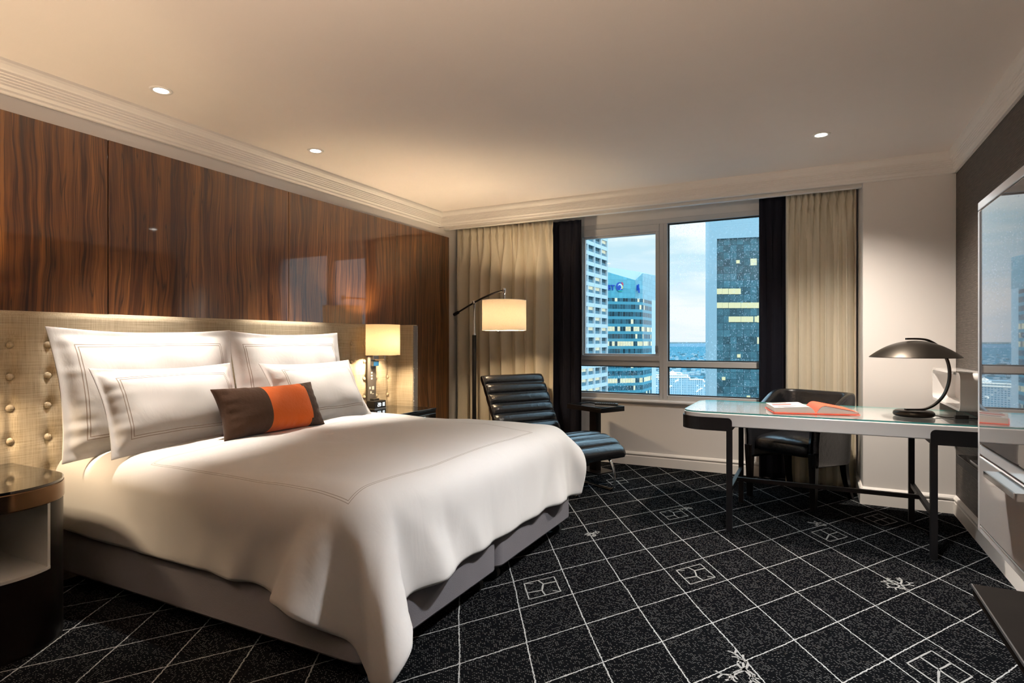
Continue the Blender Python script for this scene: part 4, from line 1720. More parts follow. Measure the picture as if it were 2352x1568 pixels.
obj('backrest', B().grid(tub_fn, 90, 36, closev=True), M['leather'], dc, smooth=True)
for (sx, fr) in ((1, 1), (-1, 1), (1, 0), (-1, 0)):
    if fr:
        x, y = sx * (CW - 0.022), -CD + 0.028
        b = B()
        pts = [(x, y, 0.0), (x, y, 0.20), (x, y, 0.36)]
        pr = [(0.017, 0.0), (0.021, 0.2), (0.028, 0.40)]
        vs = []
        for hw, z in pr:
            for dx, dy in ((-hw, -hw), (hw, -hw), (hw, hw), (-hw, hw)):
                vs.append(dcw(x + dx, y + dy, z))
        b.add(vs, [(0, 1, 5, 4), (1, 2, 6, 5), (2, 3, 7, 6), (3, 0, 4, 7), (4, 5, 9, 8), (5, 6, 10, 9), (6, 7, 11, 10), (7, 4, 8, 11), (3, 2, 1, 0), (8, 9, 10, 11)])
    else:
        b = B()
        vs, fs = [], []
        NS = 8
        for k in range(NS + 1):
            f = k / NS
            z = 0.34 * (1 - f)
            x = sx * (CW - 0.05 + 0.018 * f * f)
            y = CD - 0.07 + 0.075 * f ** 2.2
            hw = 0.026 - 0.010 * f
            for dx, dy in ((-hw, -hw), (hw, -hw), (hw, hw), (-hw, hw)):
                vs.append(dcw(x + dx, y + dy, z))
        for k in range(NS):
            for q in range(4):
                fs.append((4 * k + q, 4 * k + (q + 1) % 4, 4 * k + 4 + (q + 1) % 4, 4 * k + 4 + q))
        fs += [(0, 1, 2, 3), (4 * NS + 3, 4 * NS + 2, 4 * NS + 1, 4 * NS)]
        b.add(vs, fs)
    obj('leg', b, M['dark_wood'], dc, smooth=True, angle=40, bevel=0.002)

# ------------------------------------------------------------------ open book
BC = Vector((-0.008, 4.245, DZ + 0.0005))
bt = math.radians(13)


def bkw(x, y, z):
    return (BC.x + x * math.cos(bt) - y * math.sin(bt), BC.y + x * math.sin(bt) + y * math.cos(bt), BC.z + z)


bkk = thing('book', 'open book with bright orange right page lying on the white desk', 'book', tuple(BC))
BW, BH = 0.245, 0.155
obj('cover', B().prism([(-BW, -BH), (BW, -BH), (BW, BH), (-BW, BH)], 0.0, 0.004, T=bkw), M['orange_paper'], bkk)


def page_top(s, side):
    # height of the page block at distance s from the spine
    if side < 0:
        return 0.004 + 0.042 * math.sin(min(1, s * 5.5) * PI / 2) ** 0.8 * (1 - 0.30 * s)
    return 0.004 + 0.054 * math.sin(min(1, s * 4.2) * PI / 2) ** 0.8 * (1 - 0.80 * s ** 1.1)


def block(side, inset=0.006):
    b = B()
    N_ = 24
    w = BW - inset
    prof = []
    for k in range(N_ + 1):
        s = k / N_
        prof.append((side * (0.002 + (w - 0.002) * s), page_top(s, side)))
    vs = []
    for x, z in prof:
        vs += [(x, -BH + inset, 0.004), (x, -BH + inset, z), (x, BH - inset, z), (x, BH - inset, 0.004)]
    fs = []
    for k in range(N_):
        for q in range(4):
            fs.append((4 * k + q, 4 * k + 4 + q, 4 * k + 4 + (q + 1) % 4, 4 * k + (q + 1) % 4))
    fs += [(0, 1, 2, 3), (4 * N_ + 3, 4 * N_ + 2, 4 * N_ + 1, 4 * N_)]
    b.add([bkw(*v) for v in vs], fs)
    return b


def on_page(side, s0, s1, y0, y1, lift=0.0008):
    N_ = 16
    w = BW - 0.006
    vs = []
    for k in range(N_ + 1):
        s = s0 + (s1 - s0) * k / N_
        for y in (y0, y1):
            vs.append(bkw(side * (0.002 + (w - 0.002) * s), y, page_top(s, side) + lift))
    return B().add(vs, [(2 * k, 2 * k + 1, 2 * k + 3, 2 * k + 2) for k in range(N_)]), vs


obj('left_pages', block(-1), M['paper'], bkk, smooth=True, angle=35)
obj('right_pages', block(1), M['paper'], bkk, smooth=True, angle=35)


def page(side, s0, s1, y0, y1, lift, mat, nm):
    N_ = 20
    w = BW - 0.006
    b = B()
    vs = []
    for k in range(N_ + 1):
        s = s0 + (s1 - s0) * k / N_
        for y in (y0, y1):
            vs.append(bkw(side * (0.002 + (w - 0.002) * s), y, page_top(s, side) + lift))
    b.add(vs, [(2 * k, 2 * k + 1, 2 * k + 3, 2 * k + 2) for k in range(N_)])
    return obj(nm, b, mat, bkk, smooth=True)


page(1, 0.0, 0.985, -BH + 0.006, BH - 0.006, 0.003, M['orange_paper'], 'orange_page')
page(-1, 0.50, 0.90, 0.085, 0.125, 0.0008, M['ink'], 'printed_picture')
page(-1, 0.45, 0.94, -0.015, 0.045, 0.0008, M['red_ink'], 'printed_picture')
page(-1, 0.42, 0.88, -0.105, -0.075, 0.0008, M['ink'], 'printed_text')
page(-1, 0.25, 0.42, 0.075, 0.09, 0.0008, M['red_ink'], 'printed_text')
page(-1, 0.27, 0.40, -0.055, -0.045, 0.0008, M['ink'], 'printed_text')

# ------------------------------------------------------------------ desk lamp
LB = Vector((0.548, 4.250, DZ))
dl = thing('desk_lamp', 'dark metal desk lamp with shallow dome and curved arm on the white desk', 'lamp', tuple(LB))
obj('base', B().lathe(LB, [(0.090, 0.0005), (0.103, 0.006), (0.107, 0.016), (0.104, 0.028), (0.094, 0.036), (0.02, 0.038)], 56), M['dark_lamp'], dl, smooth=True, angle=60)
ax = Vector((math.cos(math.radians(25)), math.sin(math.radians(25)), 0))     # arm plane
armp = [(-0.050, 0.0405), (0.02, 0.0405), (0.07, 0.045), (0.125, 0.072), (0.175, 0.125), (0.205, 0.20), (0.210, 0.28), (0.190, 0.355), (0.150, 0.415), (0.095, 0.452), (0.04, 0.465), (-0.045, 0.466)]
pts = [LB + ax * q.x + Vector((0, 0, q.z)) for q in catmull([(s, 0, z) for s, z in armp], 7)]
obj('arm', B().tube(pts, 0.01, flat=(0.020, 0.011), up=(0, 0, 1)), M['dark_lamp'], dl, bevel=0.002)
dc_ = LB + ax * 0.005
DRM = Matrix.Rotation(math.radians(3), 3, 'Y') @ Matrix.Rotation(math.radians(-2), 3, 'X')
dome = []
for k in range(19):
    r = 0.236 * k / 18
    dome.append((max(r, 0.001), 0.455 - 0.098 * (r / 0.236) ** 2.1))
inner = [(max(r - 0.0015, 0.0008), z - 0.0035) for r, z in reversed(dome)]
obj('lamp_shade', B().lathe((dc_.x, dc_.y, LB.z), dome + inner, 72, caps=False), M['dark_lamp'], dl, smooth=True, angle=50)
b = B().lathe((dc_.x, dc_.y, LB.z), [(0.02, 0.445), (0.02, 0.41), (0.014, 0.405)], 20)
b.sphere((dc_.x, dc_.y, LB.z + 0.395), 0.024, 14, 8)
obj('bulb_holder', b, M['steel'], dl, smooth=True, angle=50)
cp = [LB + Vector((0.098, 0.012, 0.012)), LB + Vector((0.14, 0.01, 0.004)), LB + Vector((0.165, -0.01, 0.004)), LB + Vector((0.195, -0.03, 0.007))]
obj('cord', B().tube(catmull(cp, 6), 0.003, 7), M['black_plastic'], dl, smooth=True)
sw = LB + Vector((0.225, -0.035, 0.012))
Mr = Matrix.Rotation(math.radians(8), 3, 'Z')
obj('cord_switch', B().obox(sw, (0.066, 0.030, 0.022), Mr), M['black_plastic'], dl, bevel=0.003)
cp = [sw + Vector((0.03, 0.002, -0.005)), sw + Vector((0.05, 0.02, -0.007)), sw + Vector((0.075, 0.03, -0.008)), sw + Vector((0.10, 0.03, -0.008))]
obj('cord', B().tube(catmull(cp, 6), 0.003, 7), M['black_plastic'], dl, smooth=True)

# ------------------------------------------------------------------ white wall box above the desk
wb = thing('wall_shelf', 'white rounded open box shelf on the dark striped wall over the desk', 'shelf', (0.83, 4.56, 0.90))
BXx = 0.752
po_, pi_ = rrect(4.125, 5.000, 0.800, 1.020, 0.045, 8), rrect(4.140, 4.985, 0.815, 1.005, 0.032, 8)
b = B()
n = len(po_)
vs = [(BXx, *p) for p in po_] + [(BXx, *p) for p in pi_] + [(RX - 0.001, *p) for p in po_] + [(RX - 0.02, *p) for p in pi_]
fs = []
for i in range(n):
    j = (i + 1) % n
    fs += [(i, j, n + j, n + i), (i, 2 * n + i, 2 * n + j, j), (n + i, n + j, 3 * n + j, 3 * n + i)]
fs.append(tuple(3 * n + i for i in range(n)))
b.add(vs, fs)
obj('box', b, M['lacquer'], wb, smooth=True, angle=45)

# ------------------------------------------------------------------ media ledge under the desk
ml = thing('wall_ledge', 'dark ledge with black front fixed to the striped wall beneath the desk', 'shelf', (0.85, 3.95, 0.47))
obj('shelf_board', B().box(0.803, RX, 3.35, 4.50, 0.478, 0.500), M['steel'], ml, bevel=0.001)
obj('front_panel', B().box(0.800, 0.812, 3.35, 4.50, 0.452, 0.498), M['black_metal'], ml, bevel=0.001)
obj('socket_plate', B().box(0.83, 0.885, 3.75, 4.30, 0.500, 0.506), M['chrome'], ml, bevel=0.001)

# ------------------------------------------------------------------ television / minibar cabinet hung on the right wall
tv = thing('wall_cabinet', 'glossy white wall-hung cabinet with mirror-like front reflecting the window', 'cabinet', (0.63, 1.40, 0.725))
AX, AY0, AY1, AZ0, AZ1 = 0.370, 0.80, 1.846, 0.727, 1.548
M['mirror_lacquer'] = pbr('mirror_gloss_front', (0.62, 0.57, 0.53), 0.015, spec=0.6, coat=0.35)
obj('carcass', B().box(AX + 0.012, RX - 0.001, AY0, AY1, AZ0, AZ1), M['lacquer'], tv, bevel=0.004)
b = B()
b.box(AX + 0.002, AX + 0.014, AY0, AY1, AZ1 - 0.022, AZ1)
b.box(AX + 0.002, AX + 0.014, AY1 - 0.020, AY1, AZ0, AZ1 - 0.022)
b.box(AX + 0.002, AX + 0.014, AY0, AY1 - 0.020, AZ0, AZ0 + 0.018)
b.box(AX + 0.002, AX + 0.014, AY0, AY1 - 0.020, 0.920, 0.945)
obj('face_frame', b, M['lacquer'], tv, bevel=0.0025, seg=3)
M['mirror_glass'] = pbr('smoked_mirror_front', (0.17, 0.155, 0.145), 0.012, spec=0.9, coat=0.3)
obj('upper_front', B().box(AX, AX + 0.013, AY0, AY1 - 0.023, 0.948, AZ1 - 0.025), M['mirror_glass'], tv, bevel=0.003, seg=3)
df_ = obj('drawer_front', B().box(AX, AX + 0.013, AY0, AY1 - 0.023, AZ0 + 0.021, 0.917), M['mirror_lacquer'], tv, bevel=0.003, seg=3)
b = B()
b.box(AX - 0.030, AX + 0.004, 1.413, 1.628, 0.9125, 0.9150)
b.box(AX - 0.032, AX - 0.0295, 1.413, 1.628, 0.9030, 0.9150)
obj('handle', b, M['chrome'], df_, bevel=0.0006)

# ------------------------------------------------------------------ luggage bench
lb = thing('luggage_bench', 'dark wood luggage bench below the white cabinet at the right edge', 'bench', (0.68, 1.5, 0))
M['bench_wood'] = pbr('matt_dark_bench_wood', (0.010, 0.0075, 0.006), 0.75, spec=0.06, var=0.6)
obj('bench_top', B().box(0.462, RX - 0.001, 0.7, 2.36, 0.385, 0.420), M['bench_wood'], lb, bevel=0.002)
obj('edge_trim', B().box(0.458, 0.462, 0.7, 2.36, 0.412, 0.420), M['steel'], lb)
obj('leg', B().box(0.56, 0.60, 0.85, 2.18, 0.0, 0.385), M['black_metal'], lb)
obj('leg', B().box(0.82, 0.86, 0.85, 2.18, 0.0, 0.385), M['black_metal'], lb)

# ------------------------------------------------------------------ the city outside; distance haze is put into its colours as a blue tint
GZ = -115.0


def quad_uv(b, p0, ux, uy, w, h):
    """upright facade quad from corner p0 along unit vectors, UV in metres"""
    p0, ux, uy = Vector(p0), Vector(ux), Vector(uy)
    o = b.add([tuple(p0), tuple(p0 + ux * w), tuple(p0 + ux * w + uy * h), tuple(p0 + uy * h)], [(0, 1, 2, 3)])
    for k, uv in enumerate(((0, 0), (w, 0), (w, h), (0, h))):
        b.uv[o + k] = uv


def facade(name, cw, chh, fw, fh, glass, frame, lit_p=0.1, lit=(1.0, 0.82, 0.48), lit_s=0.9, var=0.5, row_p=None, lit_frac=1.0, gl_rough=0.25):
    m, t, p = material(name)
    uv = t.n('ShaderNodeUVMap').outputs[0]
    u, v, _ = t.sep(uv)
    a, c = t.math('DIVIDE', u, cw), t.math('DIVIDE', v, chh)
    fu, fv = t.math('FRACT', a), t.math('FRACT', c)
    iu, iv = t.math('FLOOR', a), t.math('FLOOR', c)
    fr = t.math('MAXIMUM', t.math('LESS_THAN', fu, fw), t.math('LESS_THAN', fv, fh))
    rnd = t.n('ShaderNodeTexWhiteNoise', {'Vector': t.comb(iu, iv)}, noise_dimensions='2D')
    r = rnd.outputs[0]
    r2 = t.n('ShaderNodeTexWhiteNoise', {'Vector': t.comb(iv, 3.1)}, noise_dimensions='2D').outputs[0]
    n = t.noise(t.mapping(uv, (0.45, 0.45, 1)), 1.3, 4, 0.65)
    shade = t.math('ADD', 1 - var / 2, t.math('MULTIPLY', t.math('SUBTRACT', t.math('ADD', t.math('MULTIPLY', r, 0.6), t.math('MULTIPLY', n, 0.8)), 0.7), var * 1.6))
    gc = t.mix(1.0, glass, t.comb(shade, shade, shade), 'MULTIPLY')
    t.set(p, 'Base Color', t.mix(fr, gc, frame))
    t.set(p, 'Roughness', gl_rough)
    if row_p is not None:
        on = t.math('MULTIPLY', t.math('GREATER_THAN', r2, 1 - row_p), t.math('GREATER_THAN', r, 0.30))
        on = t.math('MAXIMUM', on, t.math('GREATER_THAN', r, 1 - lit_p))
    else:
        on = t.math('GREATER_THAN', r, 1 - lit_p)
    on = t.math('MULTIPLY', on, t.math('SUBTRACT', 1.0, fr))
    on = t.math('MULTIPLY', on, t.math('GREATER_THAN', fv, 1 - (1 - fh) * lit_frac))
    wob = t.math('ADD', 0.25, t.noise(t.mapping(uv, (2.1, 0.9, 1)), 1.0, 3, 0.7))
    t.set(p, 'Emission Color', lit)
    t.set(p, 'Emission Strength', t.math('MULTIPLY', t.math('MULTIPLY', on, wob), lit_s))
    return m


M['grid_glass'] = facade('white_tower_windows', 5.4, 3.1, 0.0, 0.0, (0.055, 0.14, 0.18), (0.5, 0.5, 0.5), 0.42, (1.0, 0.92, 0.62), 0.8, 0.7, lit_frac=0.42)
M['tower_white'] = pbr('pale_concrete', (0.60, 0.645, 0.66), 0.8, var=0.08)
M['tower_sill'] = pbr('window_sill_panels', (0.13, 0.24, 0.29), 0.6, var=0.3)
M['teal_glass'] = facade('teal_tower_floors', 1.5, 3.75, 0.06, 0.38, (0.045, 0.16, 0.21), (0.09, 0.32, 0.39), 0.08, (1.0, 0.88, 0.50), 0.9, 0.8, row_p=0.36)
M['teal_crown'] = facade('teal_crown_panels', 2.2, 2.2, 0.05, 0.05, (0.14, 0.46, 0.54), (0.06, 0.28, 0.36), 0.0, var=0.25)
M['teal_light'] = facade('pale_teal_panels', 2.2, 2.2, 0.05, 0.05, (0.23, 0.48, 0.55), (0.11, 0.32, 0.39), 0.0, var=0.2)
M['dark_grid'] = facade('dark_tower_glass', 2.26, 2.56, 0.05, 0.05, (0.078, 0.185, 0.215), (0.02, 0.05, 0.065), 0.012, (1.0, 0.85, 0.4), 0.8, 0.6)
M['frame_hazed'] = pbr('haze_blue_stone', (0.36, 0.455, 0.49), 0.7, var=0.05)  # white stone with blue haze mixed into the colour
M['hotel_wall'] = facade('hotel_windows', 3.45, 2.7, 0.42, 0.45, (0.10, 0.30, 0.40), (0.48, 0.55, 0.585), 0.05, (1.0, 0.8, 0.5), 1.0, 0.4)
M['lit_window'] = pbr('lit_office_window', (0.20, 0.19, 0.12), 0.4, emis=((1.0, 0.93, 0.55), 0.55))
M['string_light'] = glow('string_light', (1.0, 0.86, 0.66), 1.25)
M['sign_white'] = glow('backlit_sign', (1.0, 0.98, 0.97), 1.3)
M['sign_blue'] = pbr('sign_blue', (0.004, 0.05, 0.30), 0.5, emis=((0.0, 0.06, 0.35), 0.3))
M['sign_red'] = pbr('sign_red', (0.6, 0.06, 0.10), 0.5)
M['sign_yellow'] = pbr('sign_yellow', (0.75, 0.60, 0.15), 0.5)
M['sign_green'] = pbr('sign_green', (0.02, 0.45, 0.30), 0.5)
M['sign_pale'] = pbr('sign_pale', (0.6, 0.8, 0.9), 0.5)


def upto(p, z):
    return Vector((p[0], p[1], z))


# white grid tower, left
tr = thing('office_tower', 'white gridded office tower at the left edge of the window view', 'tower', (-62, 165, GZ), 'towers outside the window')
P1 = far(1391, 784, 190)
dirv = Vector((0.053, 0.9986, 0))
nrm_ = Vector((0.9986, -0.053, 0))
LEN, ZT = 86.4, 70.0
P0 = P1 - dirv * LEN
b = B()
quad_uv(b, upto(P0, GZ), dirv, (0, 0, 1), LEN, ZT - GZ)
Pb = P1 - nrm_ * 35
quad_uv(b, upto(P1, GZ), -nrm_, (0, 0, 1), 35, ZT - GZ)
quad_uv(b, upto(Pb, GZ), -dirv, (0, 0, 1), LEN, ZT - GZ)
quad_uv(b, upto(P0 - nrm_ * 35, GZ), nrm_, (0, 0, 1), 35, ZT - GZ)
b.add([tuple(upto(q, ZT)) for q in (P0, P1, Pb, P0 - nrm_ * 35)], [(0, 1, 2, 3)])
obj('glazing', b, M['grid_glass'], tr)
b = B()
b2 = B()
RB = Matrix((dirv, nrm_, Vector((0, 0, 1)))).transposed()
zz = GZ
cmid = P0 + dirv * LEN / 2
while zz < ZT:
    b.obox((cmid.x + nrm_.x * 0.25, cmid.y + nrm_.y * 0.25, zz + 0.2), (LEN, 0.7, 1.15), RB)
    for k in range(int(LEN / 5.4)):
        q = P0 + dirv * (5.4 * k + 2.7) + nrm_ * 0.05
        b2.obox((q.x, q.y, zz + 1.2), (3.2, 0.5, 0.9), RB)
    zz += 3.1
obj('spandrel_bands', b, M['tower_white'], tr)
obj('sill_panels', b2, M['tower_sill'], tr)
b = B()
for k in range(int(LEN / 5.4) + 1):
    q = P0 + dirv * (5.4 * k) + nrm_ * 0.3
    b.obox((q.x, q.y, (ZT + GZ) / 2), (0.5, 0.8, ZT - GZ), RB)
obj('mullions', b, M['tower_white'], tr)

# teal glass tower with sloping crown
tr = thing('office_tower', 'teal glass office tower with pointed crown and blue sign', 'tower', (-70, 290, GZ), 'towers outside the window')


def wall_between(b, a, c, z0, z1a, z1b=None):
    a, c = Vector((a.x, a.y, 0)), Vector((c.x, c.y, 0))
    z1b = z1a if z1b is None else z1b
    L = (c - a).length
    o = b.add([(a.x, a.y, z0), (c.x, c.y, z0), (c.x, c.y, z1b), (a.x, a.y, z1a)], [(0, 1, 2, 3)])
    for k, uv in enumerate(((0, z0 - GZ), (L, z0 - GZ), (L, z1b - GZ), (0, z1a - GZ))):
        b.uv[o + k] = uv


A_, Bc, Cc, Dc = far(1310, 784, 290), far(1459, 784, 300), far(1476, 784, 303), far(1507, 784, 332)
Ea, Eb = far(1340, 784, 350), far(1500, 784, 372)
zcr = far(1459, 685, 300).z
b = B()
Dn = far(1497, 784, 322)
for q0, q1 in ((A_, Bc), (Bc, Cc), (Cc, Dn), (Dn, Eb), (Eb, Ea), (Ea, A_)):
    wall_between(b, q0, q1, GZ, zcr)
obj('office_floors', b, M['teal_glass'], tr)
b = B()
wall_between(b, Dn, Dc, GZ, zcr + 1.0)
wall_between(b, Dc, Eb, GZ, zcr + 1.0)
b.obox(((Bc.x + Cc.x) / 2, (Bc.y + Cc.y) / 2, zcr), (1, 1, 0.6))
obj('edge_wall', b, M['tower_white'], tr)
zA, zB, zC, zD = far(1310, 600, 290).z, far(1459, 643, 300).z, far(1476, 627, 303).z, far(1507, 632.5, 332).z
b = B()
wall_between(b, A_, Bc, zcr, zA, zB)
obj('crown_front', b, M['teal_crown'], tr)
b = B()
wall_between(b, Bc, Cc, zcr, zB, zC)
obj('crown_corner', b, M['teal_light'], tr)
b = B()
wall_between(b, Cc, Dc, zcr, zC, zD)
wall_between(b, Dc, Eb, zcr, zD)
obj('crown_side', b, M['teal_light'], tr)
rp = far(1471, 624.5, 312)
b = B()
ra = far(1310, 612, 320)
b.add([(A_.x, A_.y, zA), (Bc.x, Bc.y, zB), (rp.x, rp.y, rp.z), (ra.x, ra.y, far(1310, 612, 320).z + 2)], [(0, 1, 2, 3)])
b.add([(Bc.x, Bc.y, zB), (Cc.x, Cc.y, zC), (rp.x, rp.y, rp.z)], [(0, 1, 2)])
b.add([(Cc.x, Cc.y, zC), (Dc.x, Dc.y, zD), (Eb.x, Eb.y, zD), (Ea.x, Ea.y, zD), (rp.x, rp.y, rp.z)], [(0, 1, 2, 3, 4)])
obj('roof', b, pbr('tower_roof', (0.30, 0.34, 0.36), 0.7), tr)
# sign on the crown
fd = (Bc - A_).normalized()
fn_ = Vector((fd.y, -fd.x, 0))
if fn_.y > 0:
    fn_ = -fn_
sgM = Matrix((fd, Vector((0, 0, 1)), fn_)).transposed().to_4x4()


def on_crown(px, py):
    """point on the crown front seen at that pixel"""
    r = far(px, py, 1.0) - Vector((0, 0, 1.2))
    d = (A_ - Vector((0, 0, A_.z)))
    k = d.dot(fn_) / Vector((r.x, r.y, 0)).dot(fn_)
    return Vector((0, 0, 1.2)) + r * k + fn_ * 0.35


tm = text_mesh('BT', 3.6, 0.15, 0.09)
c_ = on_crown(1402.5, 660.8)
tm.transform(Matrix.Translation(c_) @ sgM)
obj('sign_letters', tm, M['sign_blue'], tr)


def disc(cx, cy, rx, ry, a0, a1, z, n=22):
    b = B()
    vs = [(cx, cy, z)] + [(cx + rx * math.cos(a0 + (a1 - a0) * k / n), cy + ry * math.sin(a0 + (a1 - a0) * k / n), z) for k in range(n + 1)]
    Mx = Matrix.Translation(on_crown(1422.5, 658.5)) @ sgM
    b.add([tuple(Mx @ Vector(v)) for v in vs], [(0, k + 1, k + 2) for k in range(n)])
    return b


sg = obj('sign_globe', disc(0, 0, 2.05, 2.35, 0, 2 * PI, 0.0), M['sign_blue'], tr)
obj('swirl', disc(0.25, 0.15, 1.25, 1.5, 0, 2 * PI, 0.05), M['sign_pale'], sg)
obj('swirl', disc(-0.1, -0.2, 0.95, 1.1, 0, 2 * PI, 0.10), M['sign_blue'], sg)
obj('swirl', disc(1.1, 1.1, 1.0, 1.3, -0.4, 1.8, 0.12), M['sign_red'], sg)
obj('swirl', disc(1.2, -0.2, 0.7, 1.0, -1.5, 1.2, 0.14), M['sign_yellow'], sg)
obj('swirl', disc(0.3, -1.8, 1.5, 0.6, 3.3, 6.2, 0.16), M['sign_green'], sg)
fd2 = (Cc - Bc).normalized()
b = B()
for (px, py, w_, h_) in ((1464.5, 661, 0.7, 2.8), (1467.5, 657, 0.7, 2.0), (1468.5, 667, 0.8, 2.4), (1466.3, 664, 0.9, 1.2)):
    q = far(px, py, 300.6)
    b.obox((q.x, q.y - 0.6, q.z), (w_, 0.3, h_), Matrix((fd2, Vector((-fd2.y, fd2.x, 0)), Vector((0, 0, 1)))).transposed())
obj('corner_sign', b, M['sign_blue'], tr)

# dark glass tower, right
tr = thing('office_tower', 'tall dark glass tower with pale frame at the right of the window view', 'tower', (-25, 205, GZ), 'towers outside the window')
R0, R1 = far(1628, 784, 215), far(1850, 784, 206)
rdir = Vector((R1.x - R0.x, R1.y - R0.y, 0)).normalized()
RL = (R1 - R0).length
rin = Vector((-rdir.y, rdir.x, 0))
if rin.y < 0:
    rin = -rin
ZR, ZF = far(1646, 548.9, 214).z, far(1646, 440, 214).z
FWD = 2.75
b = B()
g0 = R0 + rdir * FWD
quad_uv(b, upto(g0, GZ), rdir, (0, 0, 1), RL - FWD, ZR - GZ)
obj('glazing', b, M['dark_grid'], tr)
RBm = Matrix((rdir, rin, Vector((0, 0, 1)))).transposed()
b = B()
q = R0 + rdir * FWD / 2 + rin * 16
b.obox((q.x, q.y, (GZ + ZF) / 2), (FWD, 33.6, ZF - GZ), RBm)
q = R0 + rdir * (FWD + (RL - FWD) / 2) + rin * 16
b.obox((q.x, q.y, (ZR + ZF) / 2), (RL - FWD, 33.6, ZF - ZR), RBm)
q = R0 + rdir * (RL - 0.2) + rin * 16
b.obox((q.x, q.y, (GZ + ZR) / 2), (0.4, 31.5, ZR - GZ), RBm)
obj('frame', b, M['frame_hazed'], tr)


def on_tower(px, py):
    r = far(px, py, 1.0) - Vector((0, 0, 1.2))
    k = Vector((R0.x, R0.y, 0)).dot(rin) / Vector((r.x, r.y, 0)).dot(rin)
    return Vector((0, 0, 1.2)) + r * k


rows = [(669, [1652, 1666, 1680.5, 1694.5]), (701, [1652, 1666, 1680.5, 1694.5, 1709, 1723, 1737]), (733, [1680.5, 1694.5, 1709, 1723, 1740]), (601, [1695]), (817, [1697]), (834, [1695]), (869, [1662]), (912, [1719])]
for (py, xs) in rows:
    for pxx in xs:
        q = on_tower(pxx, py) - rin * 0.12
        tall = 2.0 if py in (669, 701, 733) else 1.2
        obj('lit_window', B().obox((q.x, q.y, q.z), (2.05 if tall > 1.5 else 1.2, 0.1, tall), RBm), M['lit_window'], tr)

# hotel with strings of light along its stepped roof
tr = thing('hotel_building', 'pale stepped hotel with strings of light along its roof, low in the window', 'building', (-260, 850, GZ))
HD = 900.0
h0, h1 = far(1490, 784, HD), far(1622, 784, HD + 14)
hdir = Vector((h1.x - h0.x, h1.y - h0.y, 0)).normalized()
hin = Vector((-hdir.y, hdir.x, 0))
if hin.y < 0:
    hin = -hin
hB = Matrix((hdir, hin, Vector((0, 0, 1)))).transposed()


def hz(py):
    return 1.2 + (784 - py) / FPX * HD


def hx(px):
    r = far(px, 784, 1.0)
    k = Vector((h0.x, h0.y, 0)).dot(hin) / Vector((r.x, r.y, 0)).dot(hin)
    return Vector((r.x * k, r.y * k, 0))


steps = [(1490, 1565, 861.5), (1565, 1579, 861.5), (1579, 1584, 867.0), (1584, 1616, 872.0), (1616, 1622, 876.5)]
b, bs = B(), B()
prev = None
for (x0, x1, py) in steps:
    a_, c_ = hx(x0), hx(x1)
    L = (c_ - a_).length
    quad_uv(b, upto(a_, GZ), hdir, (0, 0, 1), L, hz(py) - GZ)
    mid = (a_ + c_) / 2 + hin * 10
    b.obox((mid.x, mid.y, (GZ + hz(py)) / 2 - 0.2), (L, 19.5, hz(py) - GZ), hB)
obj('facade', b, M['hotel_wall'], tr)


def strand(x0, y0, x1, y1, wv=0.85):
    p, q = upto(hx(x0), hz(y0)) - hin * 0.6, upto(hx(x1), hz(y1)) - hin * 0.6
    return B().tube([p, q], wv, flat=(wv, wv), up=(0, 0, 1))


for (x0, y0, x1, y1) in ((1490, 861, 1579, 861.4), (1579, 861.4, 1579, 867), (1490, 866, 1584, 867), (1584, 867, 1584, 872), (1584, 872, 1616, 872.5), (1616, 872.5, 1616, 877), (1616, 877, 1619, 877),
                         (1538, 855, 1565, 856.3), (1565, 856.3, 1565, 861), (1538, 855, 1544, 852), (1544, 852, 1549, 855.5), (1557, 870, 1557, 874.5), (1551.5, 874.5, 1557, 874.5), (1551.5, 874.5, 1551.5, 878),
                         (1538, 886.5, 1543, 886.5), (1538, 886.5, 1538, 890), (1618, 885, 1618, 889), (1608, 893, 1613, 893), (1608, 893, 1608, 896.5), (1602.5, 896.5, 1608, 896.5), (1602.5, 896.5, 1602.5, 899.5), (1599, 901, 1602.5, 899.5)):
    obj('light_string', strand(x0, y0, x1, y1), M['string_light'], tr)
tm = text_mesh('NOVOTEL', 3.2, 0.1, 0.07)
hsM = Matrix((hdir, Vector((0, 0, 1)), -hin)).transposed().to_4x4()
tm.transform(Matrix.Translation(upto(hx(1543.5), hz(858.3)) - hin * 1.2) @ hsM)
obj('roof_sign', tm, M['sign_white'], tr)
b = B()
q = hx(1530) + hin * 9
b.obox((q.x, q.y, hz(858.8)), ((hx(1565) - hx(1495)).length, 18, 3.6), hB)
obj('plant_room', b, M['frame_hazed'], tr)


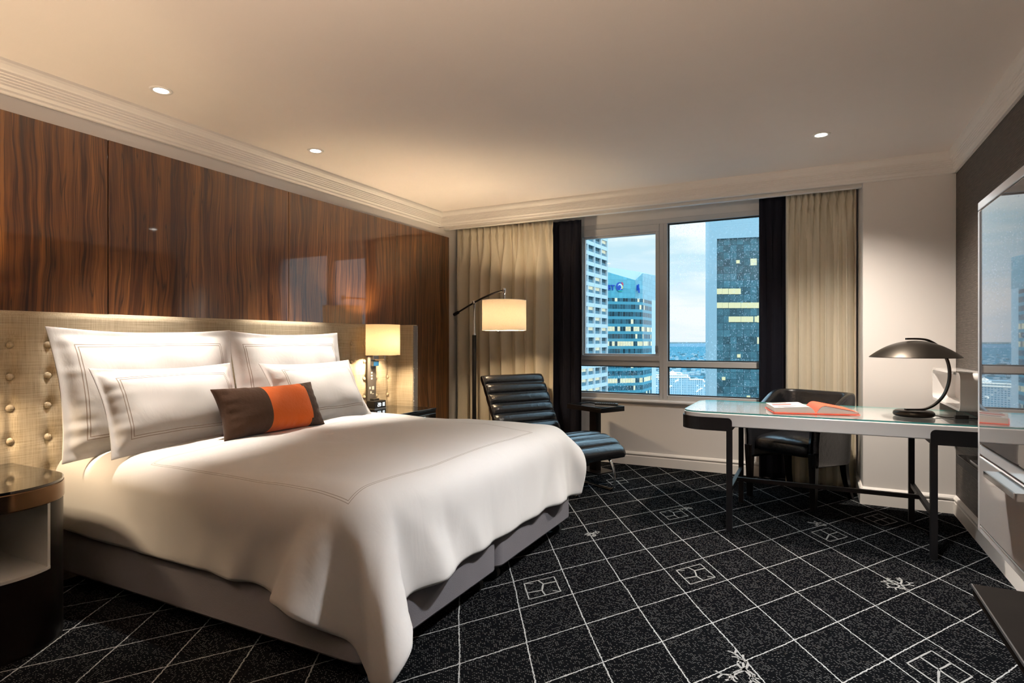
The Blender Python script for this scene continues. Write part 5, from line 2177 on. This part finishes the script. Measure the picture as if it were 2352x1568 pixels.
def ground_mat():
    m, t, p = material('suburb_ground')
    co = t.coord('Object')
    n = t.noise(co, 0.02, 5, 0.65)
    n2 = t.noise(co, 0.006, 4, 0.6)
    c = t.ramp(n, [(0.35, (0.04, 0.115, 0.145)), (0.5, (0.07, 0.17, 0.21)), (0.62, (0.14, 0.26, 0.30)), (0.72, (0.42, 0.50, 0.53))])
    c = t.mix(t.math('MULTIPLY', n2, 0.5), c, (0.04, 0.14, 0.18))
    t.set(p, 'Base Color', c)
    t.set(p, 'Roughness', 1.0)
    t.set(p, 'Specular IOR Level', 0.0)
    vo = t.n('ShaderNodeTexVoronoi', {'Vector': co, 'Scale': 0.012})
    s = t.math('LESS_THAN', vo.outputs['Distance'], 0.045)
    t.set(p, 'Emission Color', (1.0, 0.85, 0.6))
    t.set(p, 'Emission Strength', t.math('MULTIPLY', s, 1.2))
    return m


b = B()
b.add([(-30000, 30, GZ), (30000, 30, GZ), (30000, 34000, GZ), (-30000, 34000, GZ)], [(0, 1, 2, 3)])
gd = struct(obj('city_ground', b, ground_mat()))
# low hills on the horizon
b = B()
N_ = 160
vs = []
for k in range(N_ + 1):
    x = -16000 + 30000 * k / N_
    hgt = 70 + 55 * noise.noise(Vector((x * 0.0004, 1.0, 0))) + 25 * noise.noise(Vector((x * 0.002, 5.0, 0)))
    yb = 15000 + 1500 * noise.noise(Vector((x * 0.0002, 9.0, 0)))
    vs += [(x, yb - 900, GZ), (x, yb, GZ + hgt), (x, yb + 1500, GZ)]
b.add(vs, [(3 * k + q, 3 * k + 3 + q, 3 * k + 4 + q, 3 * k + 1 + q) for k in range(N_) for q in (0, 1)])
struct(obj('hills', b, pbr('hazy_hills', (0.14, 0.21, 0.25), 1.0, spec=0.0), smooth=True))  # distance haze put into the hill colour
# distant suburb houses: too many to count
rnd = random.Random(21)
b = B()
for k in range(900):
    d = 950 * math.exp(rnd.uniform(0, 1.9))
    px = rnd.uniform(1330, 1720)
    q = far(px, 784, d)
    w, l, h = rnd.uniform(8, 26), rnd.uniform(8, 18), rnd.uniform(4, 11)
    a = rnd.uniform(0, PI)
    b.cur = 0 if rnd.random() < 0.6 else 1
    b.obox((q.x, q.y, GZ + h / 2), (w, l, h), Matrix.Rotation(a, 3, 'Z'))
sb = obj('suburb_houses', b, [pbr('pale_houses', (0.36, 0.43, 0.46), 0.8), pbr('haze_blue_roofs', (0.08, 0.17, 0.20), 0.8)])  # blue of the far air mixed into both house colours
sb['kind'] = 'stuff'
tag(sb, 'pale suburb houses scattered over the plain beyond the hotel', 'houses')
